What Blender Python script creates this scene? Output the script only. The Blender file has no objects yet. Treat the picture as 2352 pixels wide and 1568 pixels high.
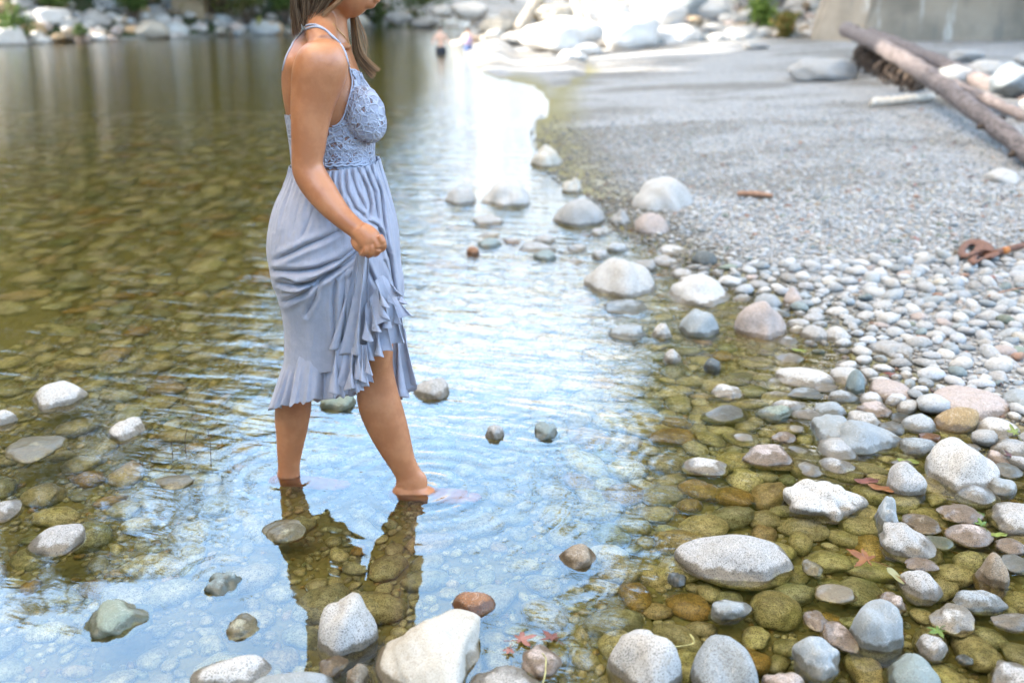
import bpy, bmesh, math, random
import numpy as np
from mathutils import Vector, Matrix
from mathutils.bvhtree import BVHTree
sc = bpy.context.scene
COL = sc.collection
R = math.radians
random.seed(7)
RNG = np.random.default_rng(11)

# ---------------------------------------------------------------- camera, world, sun, exposure
CAM_H, PITCH, FPX, CX, CY = 1.42, R(19.6), 2286.7, 1176.0, 784.0
cam = bpy.data.objects.new('camera', bpy.data.cameras.new('camera')); COL.objects.link(cam)
cam.location = (0, 0, CAM_H); cam.rotation_euler = (R(90) - PITCH, 0, 0)
cam.data.lens = 35; cam.data.sensor_width = 36; cam.data.clip_end = 2000; cam.data.clip_start = .05
cam.data.dof.use_dof = True; cam.data.dof.focus_distance = 2.74; cam.data.dof.aperture_fstop = 2.0
sc.camera = cam
SUN_EL, SUN_AZ = R(31), R(-88)          # azimuth from +Y towards +X; the sun stands left of the river, behind the added ridge and its trees
world = bpy.data.worlds.new('World'); sc.world = world; world.use_nodes = True
wn = world.node_tree.nodes; wl = world.node_tree.links
bg = wn['Background']; sky = wn.new('ShaderNodeTexSky'); sky.sky_type = 'NISHITA'; sky.sun_disc = False
sky.sun_elevation = SUN_EL; sky.sun_rotation = SUN_AZ; sky.air_density = 1.0; sky.dust_density = 2.2; sky.ozone_density = 1.0
def wnode(t, **k):
    x = wn.new(t)
    for a, b in k.items(): setattr(x, a, b)
    return x
wtc = wnode('ShaderNodeTexCoord'); wsep = wnode('ShaderNodeSeparateXYZ'); wl.new(wtc.outputs['Generated'], wsep.inputs[0])
wmp = wnode('ShaderNodeMapping'); wmp.inputs['Scale'].default_value = (1, 1, 2.6); wl.new(wtc.outputs['Generated'], wmp.inputs[0])
wnz = wnode('ShaderNodeTexNoise'); wnz.inputs['Scale'].default_value = 2.6; wnz.inputs['Detail'].default_value = 5; wnz.inputs['Roughness'].default_value = .55; wl.new(wmp.outputs[0], wnz.inputs['Vector'])
def wmap(a, b, c, d):
    x = wnode('ShaderNodeMapRange', interpolation_type='SMOOTHSTEP'); wl.new(wsep.outputs[2], x.inputs[0])
    for i_, q in zip((1, 2, 3, 4), (a, b, c, d)): x.inputs[i_].default_value = q
    return x.outputs[0]
def wmath(op, a, b):
    x = wnode('ShaderNodeMath', operation=op)
    for s_, q in zip(x.inputs, (a, b)):
        if isinstance(q, float): s_.default_value = q
        else: wl.new(q, s_)
    return x.outputs[0]
def wmixc(f, a, b, mode='MIX'):
    x = wnode('ShaderNodeMix', data_type='RGBA', blend_type=mode)
    for s_, q in zip((x.inputs[0], x.inputs[6], x.inputs[7]), (f, a, b)):
        if isinstance(q, (float, tuple)): s_.default_value = q
        else: wl.new(q, s_)
    return x.outputs[2]
# a bank of bright cloud low over the valley, thin blue sky above it, high cloud added overhead for soft top light, brighter towards the sun
low = wmath('ADD', wnz.outputs[0], wmap(.26, .48, .22, -.2)); high = wmath('ADD', wnz.outputs[0], wmap(.64, .80, -.25, .25))
ml = wnode('ShaderNodeMapRange', interpolation_type='SMOOTHSTEP'); wl.new(low, ml.inputs[0]); ml.inputs[1].default_value = .44; ml.inputs[2].default_value = .68
mh = wnode('ShaderNodeMapRange', interpolation_type='SMOOTHSTEP'); wl.new(high, mh.inputs[0]); mh.inputs[1].default_value = .42; mh.inputs[2].default_value = .66
blue = wmixc(1., sky.outputs[0], (2.3, 4.5, 7.2, 1), 'ADD')
c1 = wmixc(ml.outputs[0], blue, wmixc(wmap(.04, .30, 0., 1.), (2.9, 2.75, 2.5, 1), (6.8, 6.9, 7.0, 1))); sunside = wnode('ShaderNodeMapRange', interpolation_type='SMOOTHSTEP'); wl.new(wsep.outputs[0], sunside.inputs[0]); sunside.inputs[1].default_value = .35; sunside.inputs[2].default_value = -.75
c2 = wmixc(mh.outputs[0], c1, wmixc(sunside.outputs[0], (2.7, 2.25, 1.75, 1), (13.8, 11.7, 9.2, 1)))
wl.new(c2, bg.inputs[0]); bg.inputs[1].default_value = 0.15
sl = bpy.data.lights.new('sun', 'SUN'); sl.energy = 5.0; sl.angle = R(.6); sl.color = (1, .93, .82)
so = bpy.data.objects.new('sun', sl); COL.objects.link(so)
SUND = Vector((math.sin(SUN_AZ) * math.cos(SUN_EL), math.cos(SUN_AZ) * math.cos(SUN_EL), math.sin(SUN_EL)))
so.rotation_euler = SUND.to_track_quat('Z', 'Y').to_euler(); so.location = SUND * 60
vs = sc.view_settings; vs.view_transform = 'Standard'; vs.look = 'None'; vs.gamma = 1; vs.exposure = 2.3; vs.use_curve_mapping = False
sc.cycles.max_bounces = 10; sc.cycles.transmission_bounces = 8; sc.cycles.transparent_max_bounces = 16
sc.cycles.sample_clamp_indirect = 6

# ---------------------------------------------------------------- picture <-> world helpers (picture units: 2352 x 1568)
SP, CP = math.sin(PITCH), math.cos(PITCH)
def ray(px, py):
    a = (px - CX) / FPX; b = -(py - CY) / FPX
    return Vector((a, CP + b * SP, -SP + b * CP))
def G(px, py, z=0.0):
    d = ray(px, py); t = (z - CAM_H) / d.z
    return Vector((d.x * t, d.y * t, z))
def V(px, py, Y):
    d = ray(px, py); t = Y / d.y
    return Vector((d.x * t, Y, CAM_H + d.z * t))
def proj(x, y, z):
    zz = z - CAM_H
    dep = y * CP - zz * SP; up = y * SP + zz * CP
    return CX + FPX * x / dep, CY - FPX * up / dep
def tag(o, label=None, cat=None, group=None, kind=None):
    if label: o['label'] = label
    if cat: o['category'] = cat
    if group: o['group'] = group
    if kind: o['kind'] = kind
    return o
def link(name, me, mat=None, parent=None, smooth=True):
    o = bpy.data.objects.new(name, me); COL.objects.link(o)
    if mat is not None: me.materials.append(mat)
    if parent is not None: o.parent = parent; o.matrix_parent_inverse = parent.matrix_world.inverted() if False else Matrix.Translation(-Vector(parent.location))
    if smooth: me.polygons.foreach_set('use_smooth', np.ones(len(me.polygons), bool))
    return o
def npmesh(name, v, f, col=None):
    v = np.asarray(v, np.float32).reshape(-1, 3); f = np.asarray(f, np.int32)
    k = f.shape[1]; me = bpy.data.meshes.new(name)
    me.vertices.add(len(v)); me.vertices.foreach_set('co', v.ravel())
    me.loops.add(f.size); me.loops.foreach_set('vertex_index', f.ravel())
    me.polygons.add(len(f)); me.polygons.foreach_set('loop_start', np.arange(0, f.size, k, dtype=np.int32))
    me.polygons.foreach_set('loop_total', np.full(len(f), k, np.int32))
    me.update(calc_edges=True)
    if col is not None:
        c = np.ones((len(v), 4), np.float32); c[:, :3] = col
        at = me.color_attributes.new('col', 'FLOAT_COLOR', 'POINT'); at.data.foreach_set('color', c.ravel())
    return me
def empty(name, loc):
    o = bpy.data.objects.new(name, None); COL.objects.link(o); o.location = loc; o.empty_display_size = .1
    return o
def ico(n):
    bm = bmesh.new(); bmesh.ops.create_icosphere(bm, subdivisions=n, radius=1)
    v = np.array([x.co[:] for x in bm.verts]); f = np.array([[q.index for q in p.verts] for p in bm.faces]); bm.free()
    return v / np.linalg.norm(v, axis=1)[:, None], f
ICO = {n: ico(n) for n in (1, 2, 3, 4, 5)}
def spline(P, n):
    P = np.asarray(P, float); m = len(P)
    t = np.linspace(0, m - 1, n); i = np.clip(t.astype(int), 0, m - 2); u = (t - i)[:, None]
    p0 = P[np.clip(i - 1, 0, m - 1)]; p1 = P[i]; p2 = P[i + 1]; p3 = P[np.clip(i + 2, 0, m - 1)]
    return .5 * ((2 * p1) + (-p0 + p2) * u + (2 * p0 - 5 * p1 + 4 * p2 - p3) * u**2 + (-p0 + 3 * p1 - 3 * p2 + p3) * u**3)
def tube(P, r, sides=8, n=None, cap=True):
    P = np.asarray(P, float); r = np.broadcast_to(np.asarray(r, float), (len(P),)).copy()
    if n: PR = spline(np.c_[P, r], n); P, r = PR[:, :3], np.maximum(PR[:, 3], 1e-4)
    T = np.gradient(P, axis=0); T /= np.linalg.norm(T, axis=1)[:, None] + 1e-9
    ref = np.array([0, 0, 1.]) if abs(T[:, 2]).mean() < .8 else np.array([0, 1., 0])
    A = np.cross(T, ref); A /= np.linalg.norm(A, axis=1)[:, None] + 1e-9; B = np.cross(A, T)
    th = np.linspace(0, 2 * np.pi, sides, endpoint=False)
    v = P[:, None] + r[:, None, None] * (np.cos(th)[None, :, None] * A[:, None] + np.sin(th)[None, :, None] * B[:, None])
    v = v.reshape(-1, 3); f = grid_faces(len(P), sides, True)
    if cap:
        v = np.r_[v, P[:1], P[-1:]]; a = len(v) - 2; k = np.arange(sides); k2 = (k + 1) % sides
        f = np.r_[f, np.c_[k2, k, np.full(sides, a), np.full(sides, a)][:, [0, 1, 2, 3]] * 1][:len(f)]
        t1 = np.c_[k2, k, np.full(sides, a)]; off = (len(P) - 1) * sides; t2 = np.c_[off + k, off + k2, np.full(sides, a + 1)]
        f = np.r_[np.c_[f[:, [0, 1, 2]]], f[:, [0, 2, 3]], t1, t2]
    return v, f
def grid_faces(nu, nv, wrap=False):
    i = np.arange(nu - 1)[:, None]; j = np.arange(nv if wrap else nv - 1)[None, :]
    j2 = (j + 1) % nv
    return np.stack(np.broadcast_arrays(i * nv + j, i * nv + j2, (i + 1) * nv + j2, (i + 1) * nv + j), -1).reshape(-1, 4)
class MB:
    def __init__(s): s.v, s.f, s.c, s.n = [], [], [], 0
    def add(s, v, f, c=None):
        f = np.asarray(f)
        if f.shape[1] == 4: f = np.r_[f[:, [0, 1, 2]], f[:, [0, 2, 3]]]
        s.v.append(v); s.f.append(f + s.n); s.n += len(v)
        if c is not None: s.c.append(np.broadcast_to(np.asarray(c, float), (len(v), 3)))
    def mesh(s, name):
        return npmesh(name, np.concatenate(s.v), np.concatenate(s.f), np.concatenate(s.c) if s.c else None)

# ---------------------------------------------------------------- materials
def mat(name):
    m = bpy.data.materials.new(name); m.use_nodes = True
    nt = m.node_tree; return m, nt.nodes, nt.links, nt.nodes['Principled BSDF']
class NG:                                # tiny node builder
    def __init__(s, nt): s.n, s.l = nt.nodes, nt.links
    def put(s, sock, val):
        if isinstance(val, bpy.types.NodeSocket): s.l.new(val, sock)
        elif val is not None: sock.default_value = val
    def math(s, op, a, b=None, c=None, clamp=False):
        x = s.n.new('ShaderNodeMath'); x.operation = op; x.use_clamp = clamp
        for i, q in enumerate((a, b, c)): s.put(x.inputs[i], q)
        return x.outputs[0]
    def mix(s, f, a, b, mode='MIX'):
        x = s.n.new('ShaderNodeMix'); x.data_type = 'RGBA'; x.blend_type = mode
        s.put(x.inputs[0], f); s.put(x.inputs[6], a); s.put(x.inputs[7], b); return x.outputs[2]
    def noise(s, vec, scale, detail=3, rough=.55, dist=0, out=0):
        x = s.n.new('ShaderNodeTexNoise'); s.put(x.inputs['Vector'], vec); x.inputs['Scale'].default_value = scale
        x.inputs['Detail'].default_value = detail; x.inputs['Roughness'].default_value = rough; x.inputs['Distortion'].default_value = dist
        return x.outputs[out]
    def vor(s, vec, scale, feature='F1', out=0, rand=1):
        x = s.n.new('ShaderNodeTexVoronoi'); x.feature = feature; s.put(x.inputs['Vector'], vec); x.inputs['Scale'].default_value = scale
        x.inputs['Randomness'].default_value = rand
        return x.outputs[out]
    def ramp(s, f, *stops):
        x = s.n.new('ShaderNodeValToRGB'); s.put(x.inputs[0], f); e = x.color_ramp.elements
        while len(e) < len(stops): e.new(.5)
        for q, (p, c) in zip(e, stops): q.position = p; q.color = (*c, 1) if hasattr(c, '__len__') else (c, c, c, 1)
        return x.outputs[0]
    def mapr(s, v, a, b, c=0., d=1., smooth=True):
        x = s.n.new('ShaderNodeMapRange'); x.interpolation_type = 'SMOOTHSTEP' if smooth else 'LINEAR'
        s.put(x.inputs[0], v)
        for i, q in zip((1, 2, 3, 4), (a, b, c, d)): x.inputs[i].default_value = q
        return x.outputs[0]
    def pos(s): return s.n.new('ShaderNodeNewGeometry').outputs['Position']
    def obj(s): return s.n.new('ShaderNodeTexCoord').outputs['Object']
    def vscale(s, v, k):
        x = s.n.new('ShaderNodeMapping'); s.l.new(v, x.inputs[0]); x.inputs['Scale'].default_value = k; return x.outputs[0]
    def sep(s, v):
        x = s.n.new('ShaderNodeSeparateXYZ'); s.l.new(v, x.inputs[0]); return x.outputs
    def bump(s, h, strength, dist, nrm=None):
        x = s.n.new('ShaderNodeBump'); x.inputs['Strength'].default_value = strength; x.inputs['Distance'].default_value = dist
        s.l.new(h, x.inputs['Height'])
        if nrm is not None: s.l.new(nrm, x.inputs['Normal'])
        return x.outputs[0]
def col4(r, g, b): return (r, g, b, 1)

def stone_material(name, speck=1.0, wetline=True):
    m, n, l, b = mat(name); g = NG(m.node_tree); p = g.pos()
    at = n.new('ShaderNodeAttribute'); at.attribute_name = 'col'; base = g.mix(1., at.outputs['Color'], col4(.72, .72, .73), 'MULTIPLY')
    big = g.noise(p, 9, 4, .6); fine = g.noise(p, 330, 2, .6); med = g.noise(p, 70, 4, .7)
    c = g.mix(g.mapr(big, .35, .65, 0, .5), base, g.mix(1., base, col4(.86, .8, .7), 'MULTIPLY'))
    c = g.mix(g.mapr(med, .5, .68, 0, .42 * speck), c, g.mix(1., base, col4(.52, .5, .48), 'MULTIPLY'))
    c = g.mix(g.mapr(fine, .54, .62, 0, .85 * speck), c, col4(.09, .085, .08))
    c = g.mix(g.mapr(fine, .3, .42, .55 * speck, 0), c, g.mix(.5, base, col4(.62, .61, .59)))
    ve = g.noise(p, 11, 3, .55, 1.8); vm = g.mapr(g.math('ABSOLUTE', g.math('SUBTRACT', ve, .5)), .0, .012, .45, 0)
    c = g.mix(vm, c, g.mix(.5, base, col4(.7, .66, .6)))
    pt = g.mapr(g.noise(p, 19, 5, .75), .56, .66, 0, .5); c = g.mix(pt, c, g.mix(1., base, col4(.66, .58, .47), 'MULTIPLY'))
    h = g.math('ADD', g.math('MULTIPLY', big, 1.2), g.math('ADD', g.math('MULTIPLY', med, .25), g.math('MULTIPLY', fine, .05)))
    rough = .78
    if wetline:
        z = g.math('ADD', g.sep(p)[2], g.math('MULTIPLY', g.math('SUBTRACT', g.noise(p, 26, 4, .7), .5), .035))
        wet = g.mapr(z, .013, .022, 1, 0); under = g.mapr(z, -.016, .004, 1, 0)
        wc = g.mix(1., c, col4(.40, .36, .30), 'MULTIPLY')
        al = g.mix(g.mapr(g.noise(p, 14, 4, .65), .38, .62), col4(.37, .385, .11), col4(.68, .66, .33))
        al = g.mix(1., g.mix(1., c, col4(2.2, 2.2, 2.2), 'MULTIPLY'), al, 'MULTIPLY')
        uc = g.mix(g.mapr(g.noise(p, 5, 3, .6), .35, .65, .3, .8), al, g.mix(1., c, col4(1.15, 1.02, .68), 'MULTIPLY'))
        uc = g.mix(g.mapr(med, .42, .6, 0, .55), uc, g.mix(1., uc, col4(.42, .40, .34), 'MULTIPLY')); uc = g.mix(g.mapr(fine, .55, .62, 0, .6), uc, col4(.05, .05, .03))
        c = g.mix(wet, c, wc); c = g.mix(under, c, uc)
        rough = g.mapr(wet, 0, 1, .8, .32)
    g.put(b.inputs['Base Color'], c); g.put(b.inputs['Roughness'], rough)
    l.new(g.bump(h, .55, .012), b.inputs['Normal']); b.inputs['Specular IOR Level'].default_value = .3
    return m
M_STONE = stone_material('granite_stone')
M_SMOOTH = stone_material('fine_grained_stone', .42)
M_PEB = stone_material('pebble_stone', .75)
def simple(name, c, rough=.6, noise=None, bump=None, c2=None, spec=.4):
    m, n, l, b = mat(name); g = NG(m.node_tree); p = g.pos()
    b.inputs['Roughness'].default_value = rough; b.inputs['Specular IOR Level'].default_value = spec
    nz = g.noise(p, noise or 20, 4, .6)
    g.put(b.inputs['Base Color'], g.mix(g.mapr(nz, .35, .65), col4(*c), col4(*(c2 or [x * .7 for x in c]))))
    if bump: l.new(g.bump(nz, .6, bump), b.inputs['Normal'])
    return m
# ---------------------------------------------------------------- terrain: one sheet, the river bed, the gravel bar and the banks
SHORE = np.array([tuple(G(*p)[:2]) for p in [(3300, 1500), (2750, 1140), (2352, 1010), (2120, 935), (2010, 868), (1905, 790), (1800, 705), (1650, 640), (1530, 580), (1425, 535),
    (1370, 470), (1270, 415), (1230, 345), (1212, 300), (1245, 262), (1262, 222), (1300, 188), (1345, 165), (1310, 140), (1260, 122), (1225, 105)]] + [(4, 36), (7, 60), (9, 700)])
FAR = np.array([(-700, -60), (-40, 12), (-22, 20), *[tuple(G(*p)[:2]) for p in [(0, 103), (200, 96), (480, 84), (700, 78)]], (-4, 44), (0, 60), (6, 700)])
def side_x(x, y, L):                    # distance to the right of a line given as x over y
    X = np.interp(y, L[:, 1], L[:, 0]); e = .15 + .02 * np.abs(y); k = (np.interp(y + e, L[:, 1], L[:, 0]) - np.interp(y - e, L[:, 1], L[:, 0])) / (2 * e)
    return (x - X) / np.sqrt(1 + k * k)
def side_y(x, y, L):                    # distance beyond a line given as y over x
    Y = np.interp(x, L[:, 0], L[:, 1]); e = .3 + .03 * np.abs(x); k = (np.interp(x + e, L[:, 0], L[:, 1]) - np.interp(x - e, L[:, 0], L[:, 1])) / (2 * e)
    return (y - Y) / np.sqrt(1 + k * k)
def sstep(x, a, b): t = np.clip((x - a) / (b - a), 0, 1); return t * t * (3 - 2 * t)
def wob(x, y, k, s):                    # cheap smooth noise
    return (np.sin(x * k + s) * np.cos(y * k * 1.13 + 1.7 * s) + .6 * np.sin(x * k * 2.1 + y * k * 1.7 + 2.3 * s) + .4 * np.cos(x * k * 3.7 - y * k * 4.1 + s)) / 2
def height(x, y):
    x = np.asarray(x, float); y = np.asarray(y, float)
    s = side_x(x, y, SHORE); t = side_y(x, y, FAR)
    land = .045 * np.minimum(s, 6) + .02 * np.maximum(s - 6, 0) + .012 * wob(x, y, 3.1, 1) * sstep(s, 0, .8)
    land = land + .55 * np.maximum(y - 25.2 - .12 * x, 0) * sstep(s, 0, 2)
    land = np.where(land > 3, 3 + (land - 3) * .5, land); land = np.minimum(land, 9)
    land = land + .55 * sstep(x, 10.5, 17) * sstep(y, 6, 16)
    q = np.maximum(-s, 0)
    bed = -.075 * (1 - np.exp(-q / .45)) - .012 * np.minimum(q, 3) - .10 * sstep(-x, .35, 1.5) - .30 * sstep(y, 3.6, 7) * sstep(-x, .0, 2.2) - .35 * sstep(-x, 2, 6) * sstep(y, 5, 10)
    bed = bed + .35 * sstep(y, 12, 26) * sstep(x, -6, -1)
    h = np.where(s > 0, land, bed)
    bank = .30 * np.minimum(t, 3) + .80 * np.maximum(t - 3, 0) + .08 * wob(x, y, 1.1, 3)
    bank = np.minimum(bank, 13 - 9 * sstep(x, -17, -7) + 2 * wob(x, y, .3, 2)) * (1 - .6 * sstep(x, -7, -2))
    h = np.where(t > 0, np.maximum(h, bank), np.minimum(h, np.where(t > -3, h * sstep(-t, 0, 3), h)) if True else h)
    back = sstep(-y, 4, 22) * 13 + 19 * sstep(-x, 15, 25) * sstep(-y, -23.4, -17.4)  # unseen hill behind the camera and ridge at left, added to cast the shade
    return h + back
rr = np.r_[0, np.geomspace(.4, 600, 300)]; na = 520
th = np.linspace(0, 2 * np.pi, na, endpoint=False)
gx = (rr[:, None] * np.sin(th)); gy = (rr[:, None] * np.cos(th))
gz = height(gx, gy)
m, n, l, b = mat('gravel_and_riverbed'); g = NG(m.node_tree); p = g.pos(); z = g.sep(p)[2]
vc = g.vor(p, 42, out=1); vd = g.vor(p, 42, out=0); v2 = g.vor(p, 16, out=1)
val = g.sep(vc)[0]
dry = g.ramp(val, (0, (.13, .135, .14)), (.4, (.24, .245, .25)), (.8, (.34, .345, .35)), (1, (.30, .26, .22)))
dry = g.mix(g.mapr(g.noise(g.vscale(p, (.45, 1, 1)), .8, 4, .6, .4), .44, .58, 0, .85), dry, g.mix(1., dry, col4(.56, .53, .48), 'MULTIPLY'))
wetc = g.mix(g.noise(p, 6, 5, .7), col4(.09, .08, .025), col4(.26, .23, .08))
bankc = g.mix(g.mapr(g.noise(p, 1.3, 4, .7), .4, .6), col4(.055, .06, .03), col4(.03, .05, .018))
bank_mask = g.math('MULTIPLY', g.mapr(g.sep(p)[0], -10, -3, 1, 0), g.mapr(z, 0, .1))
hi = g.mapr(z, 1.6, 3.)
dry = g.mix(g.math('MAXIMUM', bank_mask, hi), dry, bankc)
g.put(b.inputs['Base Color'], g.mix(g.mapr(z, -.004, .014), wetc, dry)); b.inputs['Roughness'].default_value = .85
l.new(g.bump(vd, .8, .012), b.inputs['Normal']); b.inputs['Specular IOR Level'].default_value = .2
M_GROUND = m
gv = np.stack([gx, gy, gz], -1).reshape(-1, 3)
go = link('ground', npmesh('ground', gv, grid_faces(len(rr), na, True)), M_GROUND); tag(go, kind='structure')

# ---------------------------------------------------------------- water
m, n, l, b = mat('river_water'); g = NG(m.node_tree); p = g.pos(); sp = g.sep(p)
n.remove(b); out = n['Material Output']
x, y = sp[0], sp[1]
def rings(cx, cy, k, fall, amp):
    dx = g.math('SUBTRACT', x, cx); dy = g.math('SUBTRACT', y, cy)
    d = g.math('SQRT', g.math('ADD', g.math('MULTIPLY', dx, dx), g.math('MULTIPLY', dy, dy)))
    s_ = g.math('SINE', g.math('MULTIPLY', d, k)); e = g.math('EXPONENT', g.math('MULTIPLY', d, -fall))
    return g.math('MULTIPLY', g.math('MULTIPLY', s_, e), amp)
far_k = g.mapr(y, 2.2, 5.5); 
rot = n.new('ShaderNodeVectorRotate'); rot.rotation_type = 'Z_AXIS'; l.new(p, rot.inputs['Vector']); rot.inputs['Angle'].default_value = R(18)
q = rot.outputs[0]
w1 = g.noise(g.vscale(q, (1.6, 6.5, 1)), 1.5, 3, .5, .4)
w2 = g.noise(g.vscale(q, (2.2, 7.0, 1)), 5., 3, .55, .3)
w3 = g.noise(g.vscale(p, (1.2, 2.6, 1)), 2.0, 2, .4, .3)
# left of the woman and far out the water ripples; in the near left corner it lies calm
calm = g.math('MULTIPLY', g.mapr(y, 2.4, 3.6, .07, 1.), g.mapr(x, 1.0, 2.2, 1., .35))
right = g.math('MULTIPLY', g.mapr(x, .05, .45), g.mapr(y, 2.25, 2.6))
calm = g.math('MAXIMUM', calm, g.math('MULTIPLY', right, .7))
h = g.math('ADD', g.math('MULTIPLY', w1, .010), g.math('MULTIPLY', w2, .0024))
calm = g.math('MULTIPLY', calm, g.math('ADD', 1, g.math('MULTIPLY', g.math('MULTIPLY', g.mapr(y, 3.2, 5.5), g.mapr(x, -1.6, -.3)), 2.2)))
h = g.math('MULTIPLY', h, calm)
h = g.math('ADD', h, g.math('MULTIPLY', w3, .0022))
WOM_Y = 2.71
fb, ff = V(663, 1105, WOM_Y + .03), V(945, 1112, WOM_Y - .04)
for (cx_, cy_, k_, f_, a_) in ((ff.x + .05, ff.y, 88, 4.2, .0013), (fb.x, fb.y, 80, 5.0, .0008), (ff.x + .03, ff.y, 210, 9, .0005), (fb.x, fb.y, 170, 10, .00035), (ff.x + .15, ff.y - .12, 190, 11, .0003),
        (G(1250, 985).x, G(1250, 985).y, 120, 5, .0006), (G(515, 1335).x, G(515, 1335).y, 120, 9, .00035), (G(1590, 1070).x, G(1590, 1070).y, 130, 8, .0005)):
    h = g.math('ADD', h, rings(cx_, cy_, k_, f_, a_))
bp = n.new('ShaderNodeBump'); bp.inputs['Strength'].default_value = 1; bp.inputs['Distance'].default_value = 1.0; l.new(h, bp.inputs['Height'])
gl = n.new('ShaderNodeBsdfGlossy'); g.put(gl.inputs['Roughness'], g.mapr(y, 5, 16, .0, .07)); gl.inputs['Color'].default_value = (1, 1, 1, 1); l.new(bp.outputs[0], gl.inputs['Normal'])
rf = n.new('ShaderNodeBsdfRefraction'); rf.inputs['IOR'].default_value = 1.33; rf.inputs['Roughness'].default_value = 0; rf.inputs['Color'].default_value = (.97, .98, .88, 1); l.new(bp.outputs[0], rf.inputs['Normal'])
fr = n.new('ShaderNodeFresnel'); fr.inputs['IOR'].default_value = 1.65; l.new(bp.outputs[0], fr.inputs['Normal'])
mx = n.new('ShaderNodeMixShader'); l.new(fr.outputs[0], mx.inputs[0]); l.new(rf.outputs[0], mx.inputs[1]); l.new(gl.outputs[0], mx.inputs[2])
l.new(mx.outputs[0], out.inputs['Surface'])
M_WATER = m
wr = np.r_[0, np.geomspace(.5, 500, 60)]; wt = np.linspace(0, 2 * np.pi, 96, endpoint=False)
wv = np.stack([wr[:, None] * np.sin(wt), wr[:, None] * np.cos(wt), np.zeros((len(wr), 96))], -1).reshape(-1, 3)
wo = link('river_water', npmesh('river_water', wv, grid_faces(len(wr), 96, True)), M_WATER); tag(wo, kind='structure')
# ---------------------------------------------------------------- stones
def rock_verts(rng, a, b, c, sharp, nsub, rotz=0., tiltx=0., tilty=0.):
    D, F = ICO[nsub]; k = rng.integers(8, 14)
    N = rng.normal(size=(k, 3)); N[:, 2] *= .8; N /= np.linalg.norm(N, axis=1)[:, None]
    dd = rng.uniform(.72 if sharp > .5 else .86, 1.0, k); pw = 5 + 22 * sharp
    q = np.maximum(D @ N.T, 0) / dd
    r = (np.sum(q ** pw, 1) + 1e-9) ** (-1 / pw)
    r = np.minimum(r, 1.25); w = .25 + .7 * sharp; r = (1 - w) + w * r
    for _ in range(5):
        d = rng.normal(size=3) * rng.uniform(1.2, 3.2); r = r + (.035 + .02 * sharp) * np.sin(D @ d * 1.6 + rng.uniform(0, 6))
    if nsub >= 4:
        for _ in range(7):
            d = rng.normal(size=3) * rng.uniform(5, 11); r = r + (.004 + .009 * sharp) * np.sin(D @ d + rng.uniform(0, 6))
    v = D * r[:, None]; v /= np.abs(v).max(0); v = v * [a, b, c]
    for ax, an in (('X', tiltx), ('Y', tilty), ('Z', rotz)):
        if an: v = v @ np.array(Matrix.Rotation(an, 3, ax)).T
    return v, F
GREY = (.46, .455, .44); WHITE = (.60, .59, .565); CREAM = (.60, .565, .49); BLUE = (.36, .40, .42); TEAL = (.26, .32, .32)
DARK = (.13, .15, .155); RUST = (.36, .17, .08); BROWN = (.33, .26, .18); PINK = (.52, .44, .40); GREEN = (.26, .31, .25); OLIVE = (.40, .38, .26)
HERO = []                                # (px, py, size, short name) of every landmark stone
occupied = []                            # (x, y, r) footprints
def hero(x0, y0, x1, y1, colr, sharp, label, short=None, rot=0., k=.55, mt=None, name='river_stone', sub=4, seed=None, base=None, ty=0., sink=.25, group=None, bmin=.5):
    """a stone whose part above the water (or gravel) fills the given box of the picture, built at its real place and size"""
    rng = np.random.default_rng(int(seed if seed is not None else x0 * 7 + y0 * 13 + 5))
    xm = (x0 + x1) / 2; g0 = G(xm, y1, 0); z0 = base if base is not None else max(0., float(height(g0.x, g0.y)))
    g0 = G(xm, y1, z0); d = math.hypot(g0.y, CAM_H - z0); dl = math.atan2(CAM_H - z0, g0.y)
    dep = lambda Y: Y * CP + (CAM_H - z0) * SP
    mpp = dep(g0.y) / FPX; a = (x1 - x0) / 2 * mpp; tot = (y1 - y0) * d / FPX / 1.0
    c = k * a; zc = -sink * c; s_ = math.sin(dl); co = math.cos(dl)
    fn = lambda b_, c_: math.sqrt((b_ * s_)**2 + (c_ * co)**2) - sink * c_ * co + .95 * b_ * s_
    lo, hi = bmin * a, 1.25 * a
    if fn(lo, c) > tot:
        b_ = lo
        for _ in range(30): c *= .94
        c0, c1 = .05 * a, k * a
        for _ in range(30):
            cm = (c0 + c1) / 2
            if fn(b_, cm) > tot: c1 = cm
            else: c0 = cm
        c = c0
        if fn(b_, c) > tot * 1.05: b_ = b_ * tot / fn(b_, c)
    elif fn(hi, c) < tot:
        b_ = hi; c0, c1 = c, 3 * a
        for _ in range(30):
            cm = (c0 + c1) / 2
            if fn(b_, cm) > tot: c1 = cm
            else: c0 = cm
        c = c0
    else:
        b0, b1 = lo, hi
        for _ in range(30):
            b_ = (b0 + b1) / 2
            if fn(b_, c) > tot: b1 = b_
            else: b0 = b_
    sc_ = dep(g0.y + b_) / dep(g0.y); a *= sc_
    loc = Vector((G(xm, y1, z0).x * (g0.y + .95 * b_) / g0.y, g0.y + .95 * b_, z0 - sink * c))
    v, f = rock_verts(rng, a, b_, c, sharp, sub, 0, 0, ty)
    if rot:
        v = v @ np.array(Matrix.Rotation(rot, 3, 'Z')).T
    o = link(name, npmesh(name, v, f, np.array(colr) * rng.uniform(.94, 1.06)), mt or (M_STONE if colr in (GREY, WHITE, RUST, PINK, BROWN, OLIVE) else M_SMOOTH))
    o.location = loc; tag(o, label, 'stone' if name == 'river_stone' else 'boulder', group)
    if short: HERO.append((xm, (y0 + y1) / 2, (x1 - x0), short))
    occupied.append((loc.x, loc.y, max(a, b_) * .8 if rot else (a + b_) / 2 * .92))
    return o
H = hero
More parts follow.
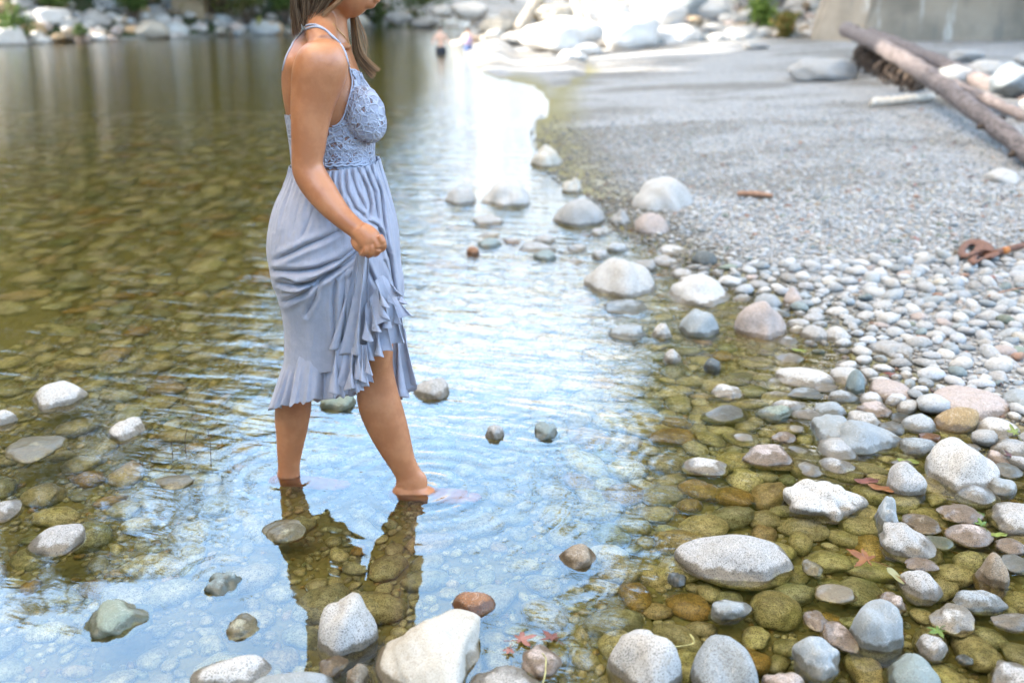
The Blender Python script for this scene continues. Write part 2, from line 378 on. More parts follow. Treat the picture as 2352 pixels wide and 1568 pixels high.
# near left
H(203,1370,360,1468, GREEN,.75,'pale green angular stone with a dark wet rim in the calm blue water','pale green angular stone',k=.6)
H(470,1302,560,1368, TEAL,.9,'small dark heart shaped stone glistening above the blue water','dark heart shaped stone',k=.4,mt=M_SMOOTH)
H(517,1412,602,1473, OLIVE,.3,'small greenish dome of a stone barely breaking the blue water','greenish dome stone',k=.3)
H(70,1205,210,1278, GREY,.2,'long speckled grey stone lying slanted in the water near the left edge','long slanted grey stone',k=.5,ty=R(-10),rot=R(24))
H(-30,1142,62,1198, GREY,.3,'rounded grey stone cut off by the left edge of the photo','left edge stone')
H(78,873,205,940, WHITE,.15,'rounded pale speckled stone farthest back on the left of the water','far left round stone',k=.75)
H(-12,938,42,978, WHITE,.3,'small pale stone at the left edge beside the far left round stone','small left edge stone',k=.8)
H(252,955,345,1012, WHITE,.6,'white saddle shaped stone standing in rippled water left of the woman','white saddle stone',k=.8)
H(20,996,150,1062, OLIVE,.35,'flat olive stone lying just under the surface near the left edge','flat olive stone',k=.22)
H(357,1086,450,1124, OLIVE,.3,'flat brownish stone just awash in the sky reflection','flat awash stone',k=.25)
H(600,1190,712,1250, OLIVE,.3,'flat grey green stone awash below the back foot','stone below the back foot',k=.35)
H(722,1363,875,1508, WHITE,.3,'large white topped stone with green algae sides in the dark leg reflection','white topped algae stone',k=.75)
H(728,1505,803,1552, BROWN,.4,'small orange brown stone below the white topped algae stone',k=.5)
H(795,1522,850,1585, BROWN,.4,'small brown stone wedged left of the cream triangular boulder',k=.5)
H(430,1510,650,1590, WHITE,.25,'long white stone with brown rim at the bottom edge','long white bottom stone',k=.4,rot=R(10))
H(555,1548,790,1640, BLUE,.2,'smooth pale blue grey stone cut off by the bottom edge',k=.4)
H(862,1408,1158,1610, CREAM,.85,'big cream triangular boulder with creased flanks at the bottom','cream triangular boulder',k=.85,seed=14,sub=5)
H(1037,1354,1140,1415, RUST,.15,'round rust orange stone standing in dark blue water','rust orange stone',k=.75)
H(1185,1483,1292,1560, PINK,.45,'striped pinkish stone beside the floating red leaves','striped pinkish stone',k=.5)
H(1070,1533,1245,1620, GREY,.2,'smooth grey stone at the bottom edge right of the cream boulder',k=.4)
H(1390,1433,1573,1600, WHITE,.12,'big round pale granite boulder at the bottom middle','big round granite boulder',k=.9,sub=5)
H(1577,1467,1730,1610, BLUE,.15,'rounded blue grey boulder touching the big round granite boulder','rounded blue grey boulder',k=.8,mt=M_STONE)
H(1282,1252,1375,1306, BROWN,.3,'small pale topped brown stone alone in the shallow olive water','lone brown stone',k=.7,rot=R(-15))
H(1545,1226,1838,1342, GREY,.12,'long flat granite boulder with a dark wet base in the shallows','long granite boulder',k=.5,sub=5,rot=R(-3))
H(1530,1313,1578,1346, DARK,.4,'small wet dark stone at the left foot of the long granite boulder',k=.6)
H(1610,1367,1731,1427, BLUE,.85,'blue green angular stone with a pale cap near the bottom right','blue green capped stone',k=.6)
H(1812,1464,1931,1562, BLUE,.4,'pale blue grey stone with a notch at the bottom right','notched blue grey stone',k=.6)
H(1745,1538,1851,1620, PINK,.2,'speckled grey pink stone cut by the bottom edge left of the notched stone',k=.5)
H(1838,1403,1903,1449, PINK,.3,'small speckled pinkish stone above the brown bladed stone',k=.6)
H(1870,1423,1978,1497, PINK,.75,'angular pinkish stone with a dark wet underside near the bottom right','angular pinkish stone',k=.6)
H(1946,1382,2075,1509, BLUE,.6,'long slanted blue grey stone pointing down right','long slanted blue stone',k=.5,rot=R(-52))
H(2010,1356,2079,1407, PINK,.5,'small blocky mauve stone left of the speckled grey dome','small mauve stone',k=.5)
H(2056,1309,2156,1385, GREY,.15,'speckled grey dome stone beside the yellow leaf','speckled grey dome',k=.8)
H(2010,1203,2158,1292, GREY,.5,'grey saddle backed stone tapering to the right above the maple leaf','saddle backed stone',k=.7,rot=R(-25),ty=R(14))
H(2075,1281,2154,1311, PINK,.3,'flat pinkish stone under the tail of the saddle backed stone',k=.35)
H(2003,1142,2066,1216, BLUE,.9,'small pale blue pyramid stone left of the brown speckled stone','pale blue pyramid stone',k=1.1)
H(1778,1102,1989,1195, WHITE,.95,'craggy white boulder with folded ridges and orange corner','craggy white boulder',k=.55,seed=3,sub=5)
H(2066,1172,2156,1225, BROWN,.2,'brown speckled rounded stone right of the pyramid stone','brown speckled stone',k=.5)
H(2150,1156,2253,1203, PINK,.2,'flat pink brown stone below the big white boulder',k=.3)
H(2163,1200,2281,1255, PINK,.15,'flat oval grey pink stone at the right','flat oval pinkish stone',k=.4)
H(2120,1227,2193,1263, GREEN,.25,'dark green oval stone left of the flat oval pinkish stone',k=.3)
H(2268,1148,2410,1238, GREY,.2,'large speckled grey stone cut by the right edge','large right edge stone',k=.6)
H(2279,1236,2356,1273, PINK,.3,'small pinkish stone at the right edge under the large right edge stone',k=.5)
H(2288,1271,2375,1318, BLUE,.3,'flat bluish stone at the right edge',k=.3)
H(2236,1274,2318,1358, BROWN,.6,'tan triangular stone beside a warm reflection at the right','tan triangular stone',k=.6)
H(2173,1350,2313,1412, BLUE,.3,'long bluish oval stone with dark wet rim at the right','long bluish oval stone',k=.45,mt=M_STONE)
H(2126,1388,2245,1457, WHITE,.7,'pale flat topped polygonal stone with a green leaf at its foot','pale polygonal stone',k=.4)
H(2270,1410,2375,1450, GREY,.5,'flat grey stone at the right edge below the bluish oval stone',k=.35)
H(2100,1455,2176,1515, GREY,.2,'grey oval stone upright in olive water near the bottom right','grey oval stone',k=.6)
H(2019,1499,2154,1610, TEAL,.2,'smooth grey green boulder cut by the bottom edge','grey green bottom boulder',k=.8)
H(2191,1504,2236,1526, DARK,.3,'tiny dark wet stone right of the grey green bottom boulder',k=.6)
H(2255,1517,2380,1600, GREY,.6,'angular grey stone in the bottom right corner','corner stone',k=.6)
H(1866,1339,1969,1385, CREAM,.3,'flat cream and ochre stone under the maple leaf rock','cream ochre stone',k=.3)
H(1838,1286,1893,1322, OLIVE,.6,'small olive pyramid stone right of the long granite boulder',k=.7)
# middle right
H(1853,948,1965,1022, BLUE,.85,'pale blue slanted shard leaning on the big blue angular boulder','pale blue shard',k=.8,ty=R(-12))
H(1880,952,2098,1046, BLUE,.9,'big blue green angular boulder with a ridge in the shallows','big blue angular boulder',k=.6,seed=21,sub=5)
H(1862,922,1945,962, BLUE,.6,'small bluish boulder tip behind the big blue angular boulder',k=.7)
H(2111,1009,2283,1131, WHITE,.3,'big white speckled boulder with blunt corners at the right','big white boulder',k=.8,sub=5,seed=9)
H(2023,1052,2122,1141, GREY,.4,'grey rounded stone leaning left of the big white boulder','grey leaning stone',k=.9)
H(2126,880,2326,971, PINK,.5,'broad pinkish grey boulder on the shoreline','broad shoreline boulder',k=.5,sub=5)
H(2234,952,2344,1010, WHITE,.15,'white oval stone with a yellow leaf on its right end','white oval stone',k=.6)
H(2272,1005,2375,1054, GREY,.3,'speckled grey stone at the right edge under the white oval stone',k=.5)
H(2279,1061,2346,1098, BLUE,.12,'small bluish oval stone right of the big white boulder',k=.5)
H(2257,1092,2330,1139, BLUE,.2,'dark based grey green stone below the small bluish oval stone',k=.6)
H(2296,893,2400,942, BLUE,.3,'grey blue stone at the right edge behind the broad boulder',k=.5)
H(2105,990,2158,1014, RUST,.3,'small orange brown stone above the big white boulder',k=.5)
H(2042,945,2096,971, DARK,.3,'small dark blue stone right behind the blue angular boulder',k=.5)
H(1965,920,2051,960, PINK,.3,'brownish grey stone behind the blue angular boulder',k=.5)
H(2064,915,2122,940, GREY,.3,'small light stone left of the broad shoreline boulder',k=.5)
H(1562,1044,1677,1091, WHITE,.3,'flat topped white stone alone in the greenish shallows','flat white stone',k=.4)
H(1699,1019,1823,1072, PINK,.6,'pale pinkish angular stone half awash left of the big blue boulder','half awash pinkish stone',k=.45)
H(1769,989,1832,1017, PINK,.3,'small pinkish stone left of the pale blue shard',k=.5)
H(1775,842,1917,890, WHITE,.12,'long white flat oval stone on the waterline','long white oval stone',k=.4)
H(1803,890,1896,917, BLUE,.4,'thin blue grey sliver stone in front of the long white oval stone','blue sliver stone',k=.3)
H(1862,873,1925,903, GREY,.4,'small grey stone between the white oval and the blue sliver',k=.4)
H(1939,846,1986,906, TEAL,.3,'upright blue green egg stone on the waterline','upright blue green stone',k=1.2)
H(1990,873,2098,925, PINK,.15,'smooth pinkish oval stone right of the upright stone','smooth pinkish oval stone',k=.5)
H(1678,683,1807,781, PINK,.35,'large tan grey boulder standing in the shallows at the bar edge','tan grey boulder',k=.85)
H(1557,700,1648,774, BLUE,.3,'smooth blue grey boulder left of the tan grey boulder','smooth blue grey boulder',k=.8)
H(1523,625,1690,706, WHITE,.35,'long white lumpy boulder behind the blue grey one','long white lumpy boulder',k=.5)
H(1335,585,1505,683, WHITE,.12,'big smooth pale boulder in the middle of the shallows','big smooth pale boulder',k=.65,sub=5)
H(1377,683,1487,724, BLUE,.15,'flat blue grey stone in front of the big smooth pale boulder','flat blue grey stone',k=.3)
H(1435,388,1597,491, WHITE,.1,'big pale egg shaped boulder on the gravel bar','pale egg boulder',k=.75,sub=5)
H(1260,450,1403,524, GREY,.15,'grey domed boulder left of the pale egg boulder','grey domed boulder',k=.65)
H(1455,487,1542,541, PINK,.3,'small tan boulder right below the pale egg boulder','small tan boulder',k=.6)
H(1097,415,1225,478, WHITE,.3,'white boulder in the water left of the grey domed boulder','white water boulder',k=.6)
H(1020,430,1100,472, GREY,.2,'grey boulder touching the left side of the white water boulder','grey neighbour boulder',k=.5)
H(1215,330,1297,386, CREAM,.4,'cream boulder on the gravel tip farther back','cream tip boulder',k=.7)
H(1495,740,1543,778, WHITE,.2,'small pale stone left of the smooth blue grey boulder',k=.7)
H(1395,738,1492,786, BLUE,.3,'flat blue slab under the surface below the flat blue grey stone',k=.12)
H(1500,560,1590,588, WHITE,.15,'flat white stone behind the long white lumpy boulder','flat far white stone',k=.3)
H(1495,585,1560,613, GREY,.15,'flat grey stone below the flat far white stone',k=.35)
H(1585,565,1652,612, DARK,.3,'dark grey rounded stone at the bar edge','dark bar stone',k=.7)
H(1535,612,1602,641, GREY,.2,'flat grey stone right of the big smooth pale boulder',k=.35)
H(1090,543,1155,571, TEAL,.2,'teal flat stone alone in the bright water','teal flat stone',k=.35)
H(1070,565,1105,588, RUST,.3,'small reddish stone beside the teal flat stone',k=.4)
H(1225,537,1281,561, GREY,.15,'small grey oval stone in the bright water','small grey oval stone',k=.4)
H(1222,573,1280,600, TEAL,.15,'flat pale teal stone below the small grey oval stone',k=.3)
H(1300,560,1352,580, GREY,.2,'low grey stone right of the small grey oval stone',k=.3)
H(1355,572,1400,596, GREY,.3,'small grey stone above the big smooth pale boulder',k=.5)
H(1085,490,1160,519, GREY,.2,'low grey stone below the white water boulder',k=.4)
H(1520,800,1567,834, GREY,.2,'small grey round stone in the shallows below the flat blue slab',k=.7)
H(1615,820,1656,852, DARK,.2,'small dark round stone below the smooth blue grey boulder',k=.7)
H(1630,880,1712,919, WHITE,.5,'pale squarish stone in the greenish shallows','pale squarish stone',k=.5)
H(1280,478,1330,500, DARK,.3,'dark small stone left behind the grey domed boulder',k=.5)
H(1350,520,1400,545, GREY,.3,'grey small stone at the foot of the grey domed boulder',k=.5)
H(1400,480,1450,520, GREY,.3,'rounded grey stone between the domed and the egg boulder',k=.7)
H(1290,405,1340,445, CREAM,.3,'small cream stone behind the grey domed boulder',k=.7)
H(1985,770,2098,828, GREY,.4,'large grey stone on the pebble slope above the smooth pinkish stone','large pebble slope stone',k=.5)
H(1890,750,1958,790, WHITE,.15,'white oval cobble left of the large pebble slope stone',k=.6)
H(1835,745,1900,785, GREY,.2,'grey cobble touching the white oval cobble on the slope',k=.5)
H(1790,660,1850,705, PINK,.3,'tan cobble behind the tan grey boulder',k=.6)
H(2260,385,2340,415, WHITE,.3,'flat white stone lying on fine gravel at the right',k=.35)
# behind the woman
H(948,862,1040,917, GREY,.35,'pale stone with mossy foot just right of the front knee','pale stone by the knee',k=.6)
H(728,884,822,946, GREEN,.35,'mossy stone half hidden behind the skirt hem','mossy stone behind the hem',k=.6)
H(1113,973,1160,1009, GREY,.3,'small pale stone in rippled water left of the black wet stone',k=.7)
H(1222,963,1286,1010, TEAL,.85,'small black green wet stone in the rippled shallows','black green wet stone',k=.7)

# submerged and shoreline stones that can still be told apart, then all the rest as stuff
from collections import defaultdict
grid = defaultdict(list)
def gadd(x, y, r):
    grid[(int(x // .25), int(y // .25))].append((x, y, r))
    
def gfree(x, y, r, f):
    i, j = int(x // .25), int(y // .25)
    for a_ in (-1, 0, 1):
        for b_ in (-1, 0, 1):
            for (u, v_, s_) in grid[(i + a_, j + b_)]:
                if (x - u)**2 + (y - v_)**2 < ((r + s_) * f)**2: return False
    return True
for (x_, y_, r_) in occupied:
    if r_ < .3: gadd(x_, y_, r_)
    else:
        for _ in range(8): gadd(x_ + random.uniform(-r_, r_) * .6, y_ + random.uniform(-r_, r_) * .6, .22)
def inview(x, y, mpx=130, top=-40):
    px, py = proj(x, y, 0.)
    return -mpx < px < 2352 + mpx and top < py < 1568 + 170
placed = []
leg_xy = [(fb.x, fb.y), (ff.x, ff.y), (fb.x + .1, fb.y), (ff.x + .1, ff.y)]
def scatter(n, xr, yr, rr_, f, cond, pw=2.0):
    xs = RNG.uniform(*xr, n); ys = RNG.uniform(*yr, n); u = RNG.uniform(0, 1, n)
    rs = np.sort((rr_[0]**-pw + u * (rr_[1]**-pw - rr_[0]**-pw))**(-1 / pw))[::-1]
    hs = height(xs, ys); px, py = proj(xs, ys, 0.)
    ok = (px > -130) & (px < 2480) & (py < 1740) & cond(xs, ys, hs)
    for x, y, r, h in zip(xs[ok], ys[ok], rs[ok], hs[ok]):
        if any((x - a_)**2 + (y - b_)**2 < (.10 + r)**2 for a_, b_ in leg_xy) and r > .02: continue
        if gfree(x, y, r, f): gadd(x, y, r); placed.append((x, y, r, h))
scatter(5000, (.2, 2.2), (1.5, 3.6), (.032, .078), .67, lambda x, y, h: h < .0, 1.2)
scatter(9000, (-2.2, 2.2), (1.5, 5.0), (.016, .085), .76, lambda x, y, h: h < .0, 1.4)          # near river bed
scatter(30000, (-2.2, 2.2), (1.5, 4.6), (.008, .018), .72, lambda x, y, h: h < .0, 1.2)
scatter(16000, (-7, 2.2), (4.6, 13), (.035, .13), .78, lambda x, y, h: (h < -.09) | ((h < -.03) & (y < 6)), 1.8)             # farther bed
scatter(7000, (.2, 4.5), (2.3, 5.2), (.026, .052), .76, lambda x, y, h: (h >= -.03) & (h < .06 + .12 * RNG.uniform(0, 1, len(x))**2), 1.8)
scatter(60000, (.2, 4.8), (2.6, 7.0), (.0095, .028), .80, lambda x, y, h: h >= -.02, 2.4)          # gravel bar near
scatter(32000, (.2, 7.5), (6.7, 13), (.010, .024), .82, lambda x, y, h: (h >= 0) & (RNG.uniform(0, 1, len(x)) > sstep(y, 7.5, 12.5)), 3.0)
placed.sort(key=lambda q: -q[2] / (q[1] + .3))
PAL = [GREY, WHITE, BLUE, PINK, (.50, .51, .51), (.42, .45, .47), (.55, .55, .54), TEAL, CREAM, BROWN, GREEN, (.52, .53, .54), (.56, .57, .58)]
PW = np.array([.14, .18, .08, .045, .13, .11, .16, .02, .045, .012, .015, .06, .07]); PW = PW / PW.sum()
def stone_params(x, y, r, h):
    c = np.array(PAL[RNG.choice(len(PAL), p=PW)]) * RNG.uniform(.8, 1.15)
    if h > .0 and RNG.random() < .012: c = np.array((.40, .24, .17))
    if h < 0 and RNG.random() < .06: c = np.array((.40, .28, .13))
    return r * RNG.uniform(.95, 1.25), r * RNG.uniform(.7, .95), r * RNG.uniform(.42, .66), c
NIND = 170
sizes = lambda r: 'large' if r > .06 else 'medium' if r > .035 else 'small'
def shade(c):
    c = np.array(c)
    if c[0] > c[2] * 1.9: return 'rusty'
    if c[0] > c[2] * 1.25: return 'tan'
    if c[2] > c[0] * 1.06: return 'bluish'
    return 'pale' if c.mean() > .5 else 'grey' if c.mean() > .38 else 'dark grey'
used = {}
stuffm = MB(); k_ind = 0
for (x, y, r, h) in placed:
    px, py = proj(x, y, max(h, 0) + .0)
    a_, b_, c_, cc = stone_params(x, y, r, h)
    zc = h + c_ * (RNG.uniform(.45, 1.0) if (x > .5 and y < 3.4 and r > .03) else RNG.uniform(.15, .55))
    sharp = RNG.choice([.08, .2, .35, .6], p=[.2, .25, .3, .25])
    if k_ind < NIND and 0 < px < 2352 and 150 < py < 1560:
        k_ind += 1
        v, f = rock_verts(RNG, a_, b_, c_, sharp, 3, RNG.uniform(0, 6.28), RNG.normal() * .15, RNG.normal() * .15)
        o = link('river_stone', npmesh('river_stone', v, f, cc), M_STONE if RNG.random() < .85 else M_SMOOTH); o.location = (x, y, zc)
        state = 'sunken' if zc + c_ < .004 else 'half sunken' if h < -.01 else 'dry'
        ds = sorted(((px - q[0])**2 + (py - q[1])**2, q) for q in HERO)[:4]
        for _, q in ds:
            dx, dy = px - q[0], py - q[1]
            w = ('right of' if dx > 0 else 'left of') if abs(dx) > abs(dy) else ('below' if dy > 0 else 'above')
            lab = f'{sizes(r)} {shade(cc)} {state} stone {w} the {q[3]}'
            if lab not in used: break
        used[lab] = used.get(lab, 0) + 1
        tag(o, lab, 'stone', 'sunken stones on the river bed' if h < -.01 else 'dry stones on the gravel bar')
    else:
        v, f = rock_verts(RNG, a_, b_, c_, sharp, 2 if r / y > .0075 else 1, RNG.uniform(0, 6.28), RNG.normal() * .2, RNG.normal() * .2)
        stuffm.add(v + [x, y, zc], f, cc)
po = link('pebbles', stuffm.mesh('pebbles'), M_PEB); tag(po, 'countless small grey and white pebbles covering gravel bar and shallow river bed', 'pebbles', kind='stuff')
print('stones placed', len(placed), 'individual', k_ind)
# ---------------------------------------------------------------- trees (seen as reflections in the water, or added unseen to cast the shade)
def leaf_cloud(rng, pts, per, size, col_a, col_b, spread):
    n_ = len(pts) * per
    c = np.repeat(pts, per, 0) + rng.normal(size=(n_, 3)) * spread
    u = rng.normal(size=(n_, 3)); u /= np.linalg.norm(u, axis=1)[:, None]
    w = np.cross(u, rng.normal(size=(n_, 3))); w /= np.linalg.norm(w, axis=1)[:, None]
    s = size * rng.uniform(.6, 1.3, n_)[:, None]
    v = np.stack([c - u * s, c + w * s * .45, c + u * s, c - w * s * .45], 1).reshape(-1, 3)
    f = np.arange(n_ * 4).reshape(-1, 4)
    t = np.repeat(rng.uniform(0, 1, (n_, 1)), 4, 0); cc = np.array(col_a) * (1 - t) + np.array(col_b) * t
    return v, f, cc
m, n, l, b = mat('leaves'); g = NG(m.node_tree); at = n.new('ShaderNodeAttribute'); at.attribute_name = 'col'
l.new(at.outputs['Color'], b.inputs['Base Color']); b.inputs['Roughness'].default_value = .6; b.inputs['Specular IOR Level'].default_value = .12
tr = n.new('ShaderNodeBsdfTranslucent'); l.new(at.outputs['Color'], tr.inputs['Color']); mxs = n.new('ShaderNodeMixShader'); mxs.inputs[0].default_value = .3
l.new(b.outputs[0], mxs.inputs[1]); l.new(tr.outputs[0], mxs.inputs[2]); l.new(mxs.outputs[0], n['Material Output'].inputs['Surface'])
M_LEAF = m
M_BARK = simple('bark', (.16, .12, .09), .9, 14, .02, (.09, .07, .055))
M_CONC = simple('stained_concrete', (.46, .42, .36), .85, 1.4, .01, (.30, .27, .22))
def tree_meshes(seed, H_, conifer):
    rng = np.random.default_rng(seed); tb = MB(); pts = []
    tb.add(*tube([(0, 0, -1), (.1, 0, H_ * .3), (-.05, .1, H_ * .65), (0, 0, H_)], [.03 * H_ * .6, .014 * H_, .009 * H_, .02], 9, 14))
    nb = 46 if conifer else 26
    for i in range(nb):
        t = rng.uniform(.12 if conifer else .25, .97); a_ = rng.uniform(0, 6.28)
        L_ = H_ * (.20 * (1 - t) + .03 if conifer else .30 * math.sin(math.pi * min(1, t * .9 + .05)) ** .6) * rng.uniform(.7, 1.15)
        z0 = H_ * t; rise = -.15 if conifer else .55
        e = np.array([math.cos(a_) * L_, math.sin(a_) * L_, z0 + rise * L_]); s0 = np.array([0, 0, z0])
        tb.add(*tube([s0, (s0 + e) / 2 + [0, 0, .08 * L_], e], [.05, .03, .01], 4))
        for q_ in np.linspace(.25, 1, 5 if conifer else 6): pts.append(s0 + (e - s0) * q_ + rng.normal(size=3) * .22 * (1 if conifer else 2.2))
    A, B = ((.045, .065, .020), (.11, .13, .04)) if conifer else ((.08, .11, .02), (.22, .22, .06))
    v, f, c = leaf_cloud(rng, np.array(pts), 26 if conifer else 30, .26 if conifer else .30, A, B, .42 if conifer else .8)
    return npmesh('trunk', *tri(tb)), npmesh('crown', v, f, c)
def tri(mb): return np.concatenate(mb.v), np.concatenate(mb.f)
PROT = [tree_meshes(1, 20, True), tree_meshes(2, 24, True), tree_meshes(3, 18, False), tree_meshes(4, 22, False)]
for a_, c_ in PROT: a_.materials.append(M_BARK); c_.materials.append(M_LEAF)
def tree(k, x, y, s, label, group, z=None, lean=0):
    zz = float(height(x, y)) if z is None else z
    r_ = empty('conifer_tree' if k < 2 else 'leafy_tree', (x, y, zz - .2)); r_.rotation_euler = (lean, 0, random.uniform(0, 6.28)); r_.scale = (s,) * 3
    tag(r_, label, 'tree', group)
    for nm, me in zip(('trunk', 'crown'), PROT[k]):
        o = bpy.data.objects.new(nm, me); COL.objects.link(o); o.parent = r_
        if not me.polygons[0].use_smooth and nm == 'trunk': me.polygons.foreach_set('use_smooth', np.ones(len(me.polygons), bool))
TR = random.Random(3)
def elev_h(az, el, dist): return CAM_H + dist * math.tan(R(el))
# left forest: az -46..-9 deg; crown line about 27 deg high on the far left, sinking to the right
for (az, dist, el, k) in [(-30, 39.5, 28, 0), (-33, 38, 26, 1), (-27, 36, 27.5, 1), (-24, 37, 26, 3), (-21, 35, 23.5, 0), (-18, 40, 21, 1), (-15.5, 38, 18.5, 2), (-13, 44, 15.5, 0), (-10.5, 48, 13, 1), (-8, 56, 11, 2), (-5.5, 64, 8.5, 0),
        (-25.5, 33, 17, 2), (-19, 36, 15, 3), (-11.5, 46, 11, 2), (-3, 75, 6, 2), (0, 85, 5, 1), (3, 85, 5, 0)]:
    x, y = dist * math.sin(R(az)), dist * math.cos(R(az)); z_ = float(height(x, y))
    hh = elev_h(az, el, dist) - z_; tree(k, x, y, hh / (20, 24, 18, 22)[k], 'tree of the wooded left bank mirrored dark green in the water', 'trees on the wooded left bank', z_)
for i in range(26):
    az = -28 + 20 * i / 25 + TR.uniform(-.4, .4); dist = TR.uniform(34.5, 37.5) + (5 if az > -14 else 0); x, y = dist * math.sin(R(az)), dist * math.cos(R(az)); z_ = float(height(x, y))
    hh = max(3.5, elev_h(az, TR.uniform(8, 14), dist) - z_); k = TR.choice((0, 1, 2, 3)); tree(k, x, y, hh / (20, 24, 18, 22)[k] * 1.15, 'young tree of the dark understorey on the wooded left bank', 'young trees on the wooded left bank', z_ - .25 * hh if k > 1 else z_ - .1 * hh)
for (az, dist, el, k) in [(10, 44, 26, 0), (14, 40, 34, 1), (17.5, 34, 40, 2), (21, 33, 42, 3), (25, 30, 44, 1), (29, 28, 44, 2), (34, 26, 44, 0), (40, 26, 44, 3), (13, 55, 20, 3), (7.5, 60, 14, 1)]:
    x, y = dist * math.sin(R(az)), dist * math.cos(R(az)); z_ = float(height(x, y))
    hh = elev_h(az, el, dist) - z_; tree(k, x, y, hh / (20, 24, 18, 22)[k], 'tree above the right bank mirrored dark in the shallows', 'trees above the right bank', z_)
for (x, y, k, s) in [(-26, -4, 0, .8), (-25, 0, 1, .7), (-24, 3.5, 1, .8), (-25, 7, 0, .8), (-24, 10, 2, .9), (-26, 12, 1, .7), (-28, 5, 1, .9), (-25, 16, 0, .7), (-23, -8, 0, 1)]:
    tree(k, x, y, s, 'unseen tall tree added left of the river to shade the shallows', 'unseen trees added to shade the river from the left')  # out-of-view trees added on the ridge to block the sun

# unseen tall pines with bare stems, added on the ridge so their crowns shade the bar and the pier, the sun passes below them onto the boulders
rng_ = np.random.default_rng(31); tb = MB(); tb.add(*tube([(0, 0, -1), (.2, 0, 12), (0, .1, 27)], [.34, .26, .08], 9, 12)); pts = []
for i in range(60):
    t = rng_.uniform(0, 1); a_ = rng_.uniform(0, 6.28); L_ = 3.6 * (1 - .75 * t) * rng_.uniform(.6, 1); z0 = 18.6 + 8 * t; e_ = np.array([L_ * math.cos(a_), L_ * math.sin(a_), z0 + .1 * L_])
    tb.add(*tube([(0, 0, z0), e_], [.06, .02], 4)); pts += [e_ * [q_, q_, 1] + rng_.normal(size=3) * .2 for q_ in (.3, .5, .7, .9, 1)]
v, f, c = leaf_cloud(rng_, np.array(pts), 26, .34, (.045, .065, .02), (.11, .13, .04), .45)
pm = (npmesh('trunk', *tri(tb)), npmesh('crown', v, f, c)); pm[0].materials.append(M_BARK); pm[1].materials.append(M_LEAF)
for (x, y) in [(-24, 17.5), (-25.5, 20), (-23.5, 22), (-26, 24), (-24, 26.5), (-26, 29)]:
    r_ = empty('added_shade_pine', (x, y, -.1 if y < 22 else 1.6)); tag(r_, 'unseen bare stemmed pine added left of the river to shade the gravel bar', 'tree', 'unseen pines added to shade the gravel bar'); r_.rotation_euler = (0, 0, random.uniform(0, 6))
    for nm, me in zip(('trunk', 'crown'), pm): o = bpy.data.objects.new(nm, me); COL.objects.link(o); o.parent = r_
# broad leafy tree leaning out over the bar from the right, mirrored dark in the right-hand shallows
rng_ = np.random.default_rng(33); tb = MB(); pts = []
tb.add(*tube([(13.5, 19.5, -.5), (12.6, 19, 4), (10.5, 18, 9), (6.5, 16.5, 13)], [.5, .42, .32, .14], 10, 16))
for i in range(44):
    d = rng_.normal(size=3); d /= np.linalg.norm(d); e_ = np.array([6.2, 15.6, 13.2]) + d * [6.4, 4.4, 3.4] * rng_.uniform(.5, 1)
    tb.add(*tube([(9.5, 17.6, 10.5) if i % 2 else (6.5, 16.5, 13), (e_ + [8, 17, 12]) / 2, e_], [.10, .06, .02], 5)); pts += [e_, e_ + rng_.normal(size=3) * .9, e_ + rng_.normal(size=3) * .9, (e_ + [7, 16, 13]) / 2]
v, f, c = leaf_cloud(rng_, np.array(pts), 60, .2, (.08, .10, .02), (.20, .20, .05), .75)
r_ = empty('leafy_tree', (13.5, 19.5, 0)); tag(r_, 'broad leafy tree leaning out over the gravel bar from the right', 'tree')
link('trunk', npmesh('trunk', *tri(tb)), M_BARK, r_); link('crown', npmesh('crown', v, f, c), M_LEAF, r_)
# ---------------------------------------------------------------- far bank, boulder heap, pier, logs, bathers
def prism(name, base, top, material, parent=None, seg=1):
    """box between two quads (lists of 4 points), bevelled"""
    bm = bmesh.new(); vs_ = [bm.verts.new(p_) for p_ in list(base) + list(top)]
    for q_ in ((3, 2, 1, 0), (4, 5, 6, 7), (0, 1, 5, 4), (1, 2, 6, 5), (2, 3, 7, 6), (3, 0, 4, 7)): bm.faces.new([vs_[i] for i in q_])
    bmesh.ops.bevel(bm, geom=bm.edges[:], offset=.03, segments=2, affect='EDGES')
    me = bpy.data.meshes.new(name); bm.to_mesh(me); bm.free()
    return link(name, me, material, parent, smooth=False)
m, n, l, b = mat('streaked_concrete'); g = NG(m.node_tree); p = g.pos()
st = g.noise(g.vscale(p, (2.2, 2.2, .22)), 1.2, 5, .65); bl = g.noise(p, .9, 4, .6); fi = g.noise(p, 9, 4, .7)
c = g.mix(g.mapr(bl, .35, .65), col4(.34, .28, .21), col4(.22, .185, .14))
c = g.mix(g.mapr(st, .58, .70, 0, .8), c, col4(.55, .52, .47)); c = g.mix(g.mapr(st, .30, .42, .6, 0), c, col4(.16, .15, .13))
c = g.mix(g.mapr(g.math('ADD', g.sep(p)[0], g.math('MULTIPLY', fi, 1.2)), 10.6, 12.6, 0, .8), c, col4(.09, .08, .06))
g.put(b.inputs['Base Color'], c); b.inputs['Roughness'].default_value = .85; l.new(g.bump(fi, .5, .03), b.inputs['Normal'])
M_WALL = m
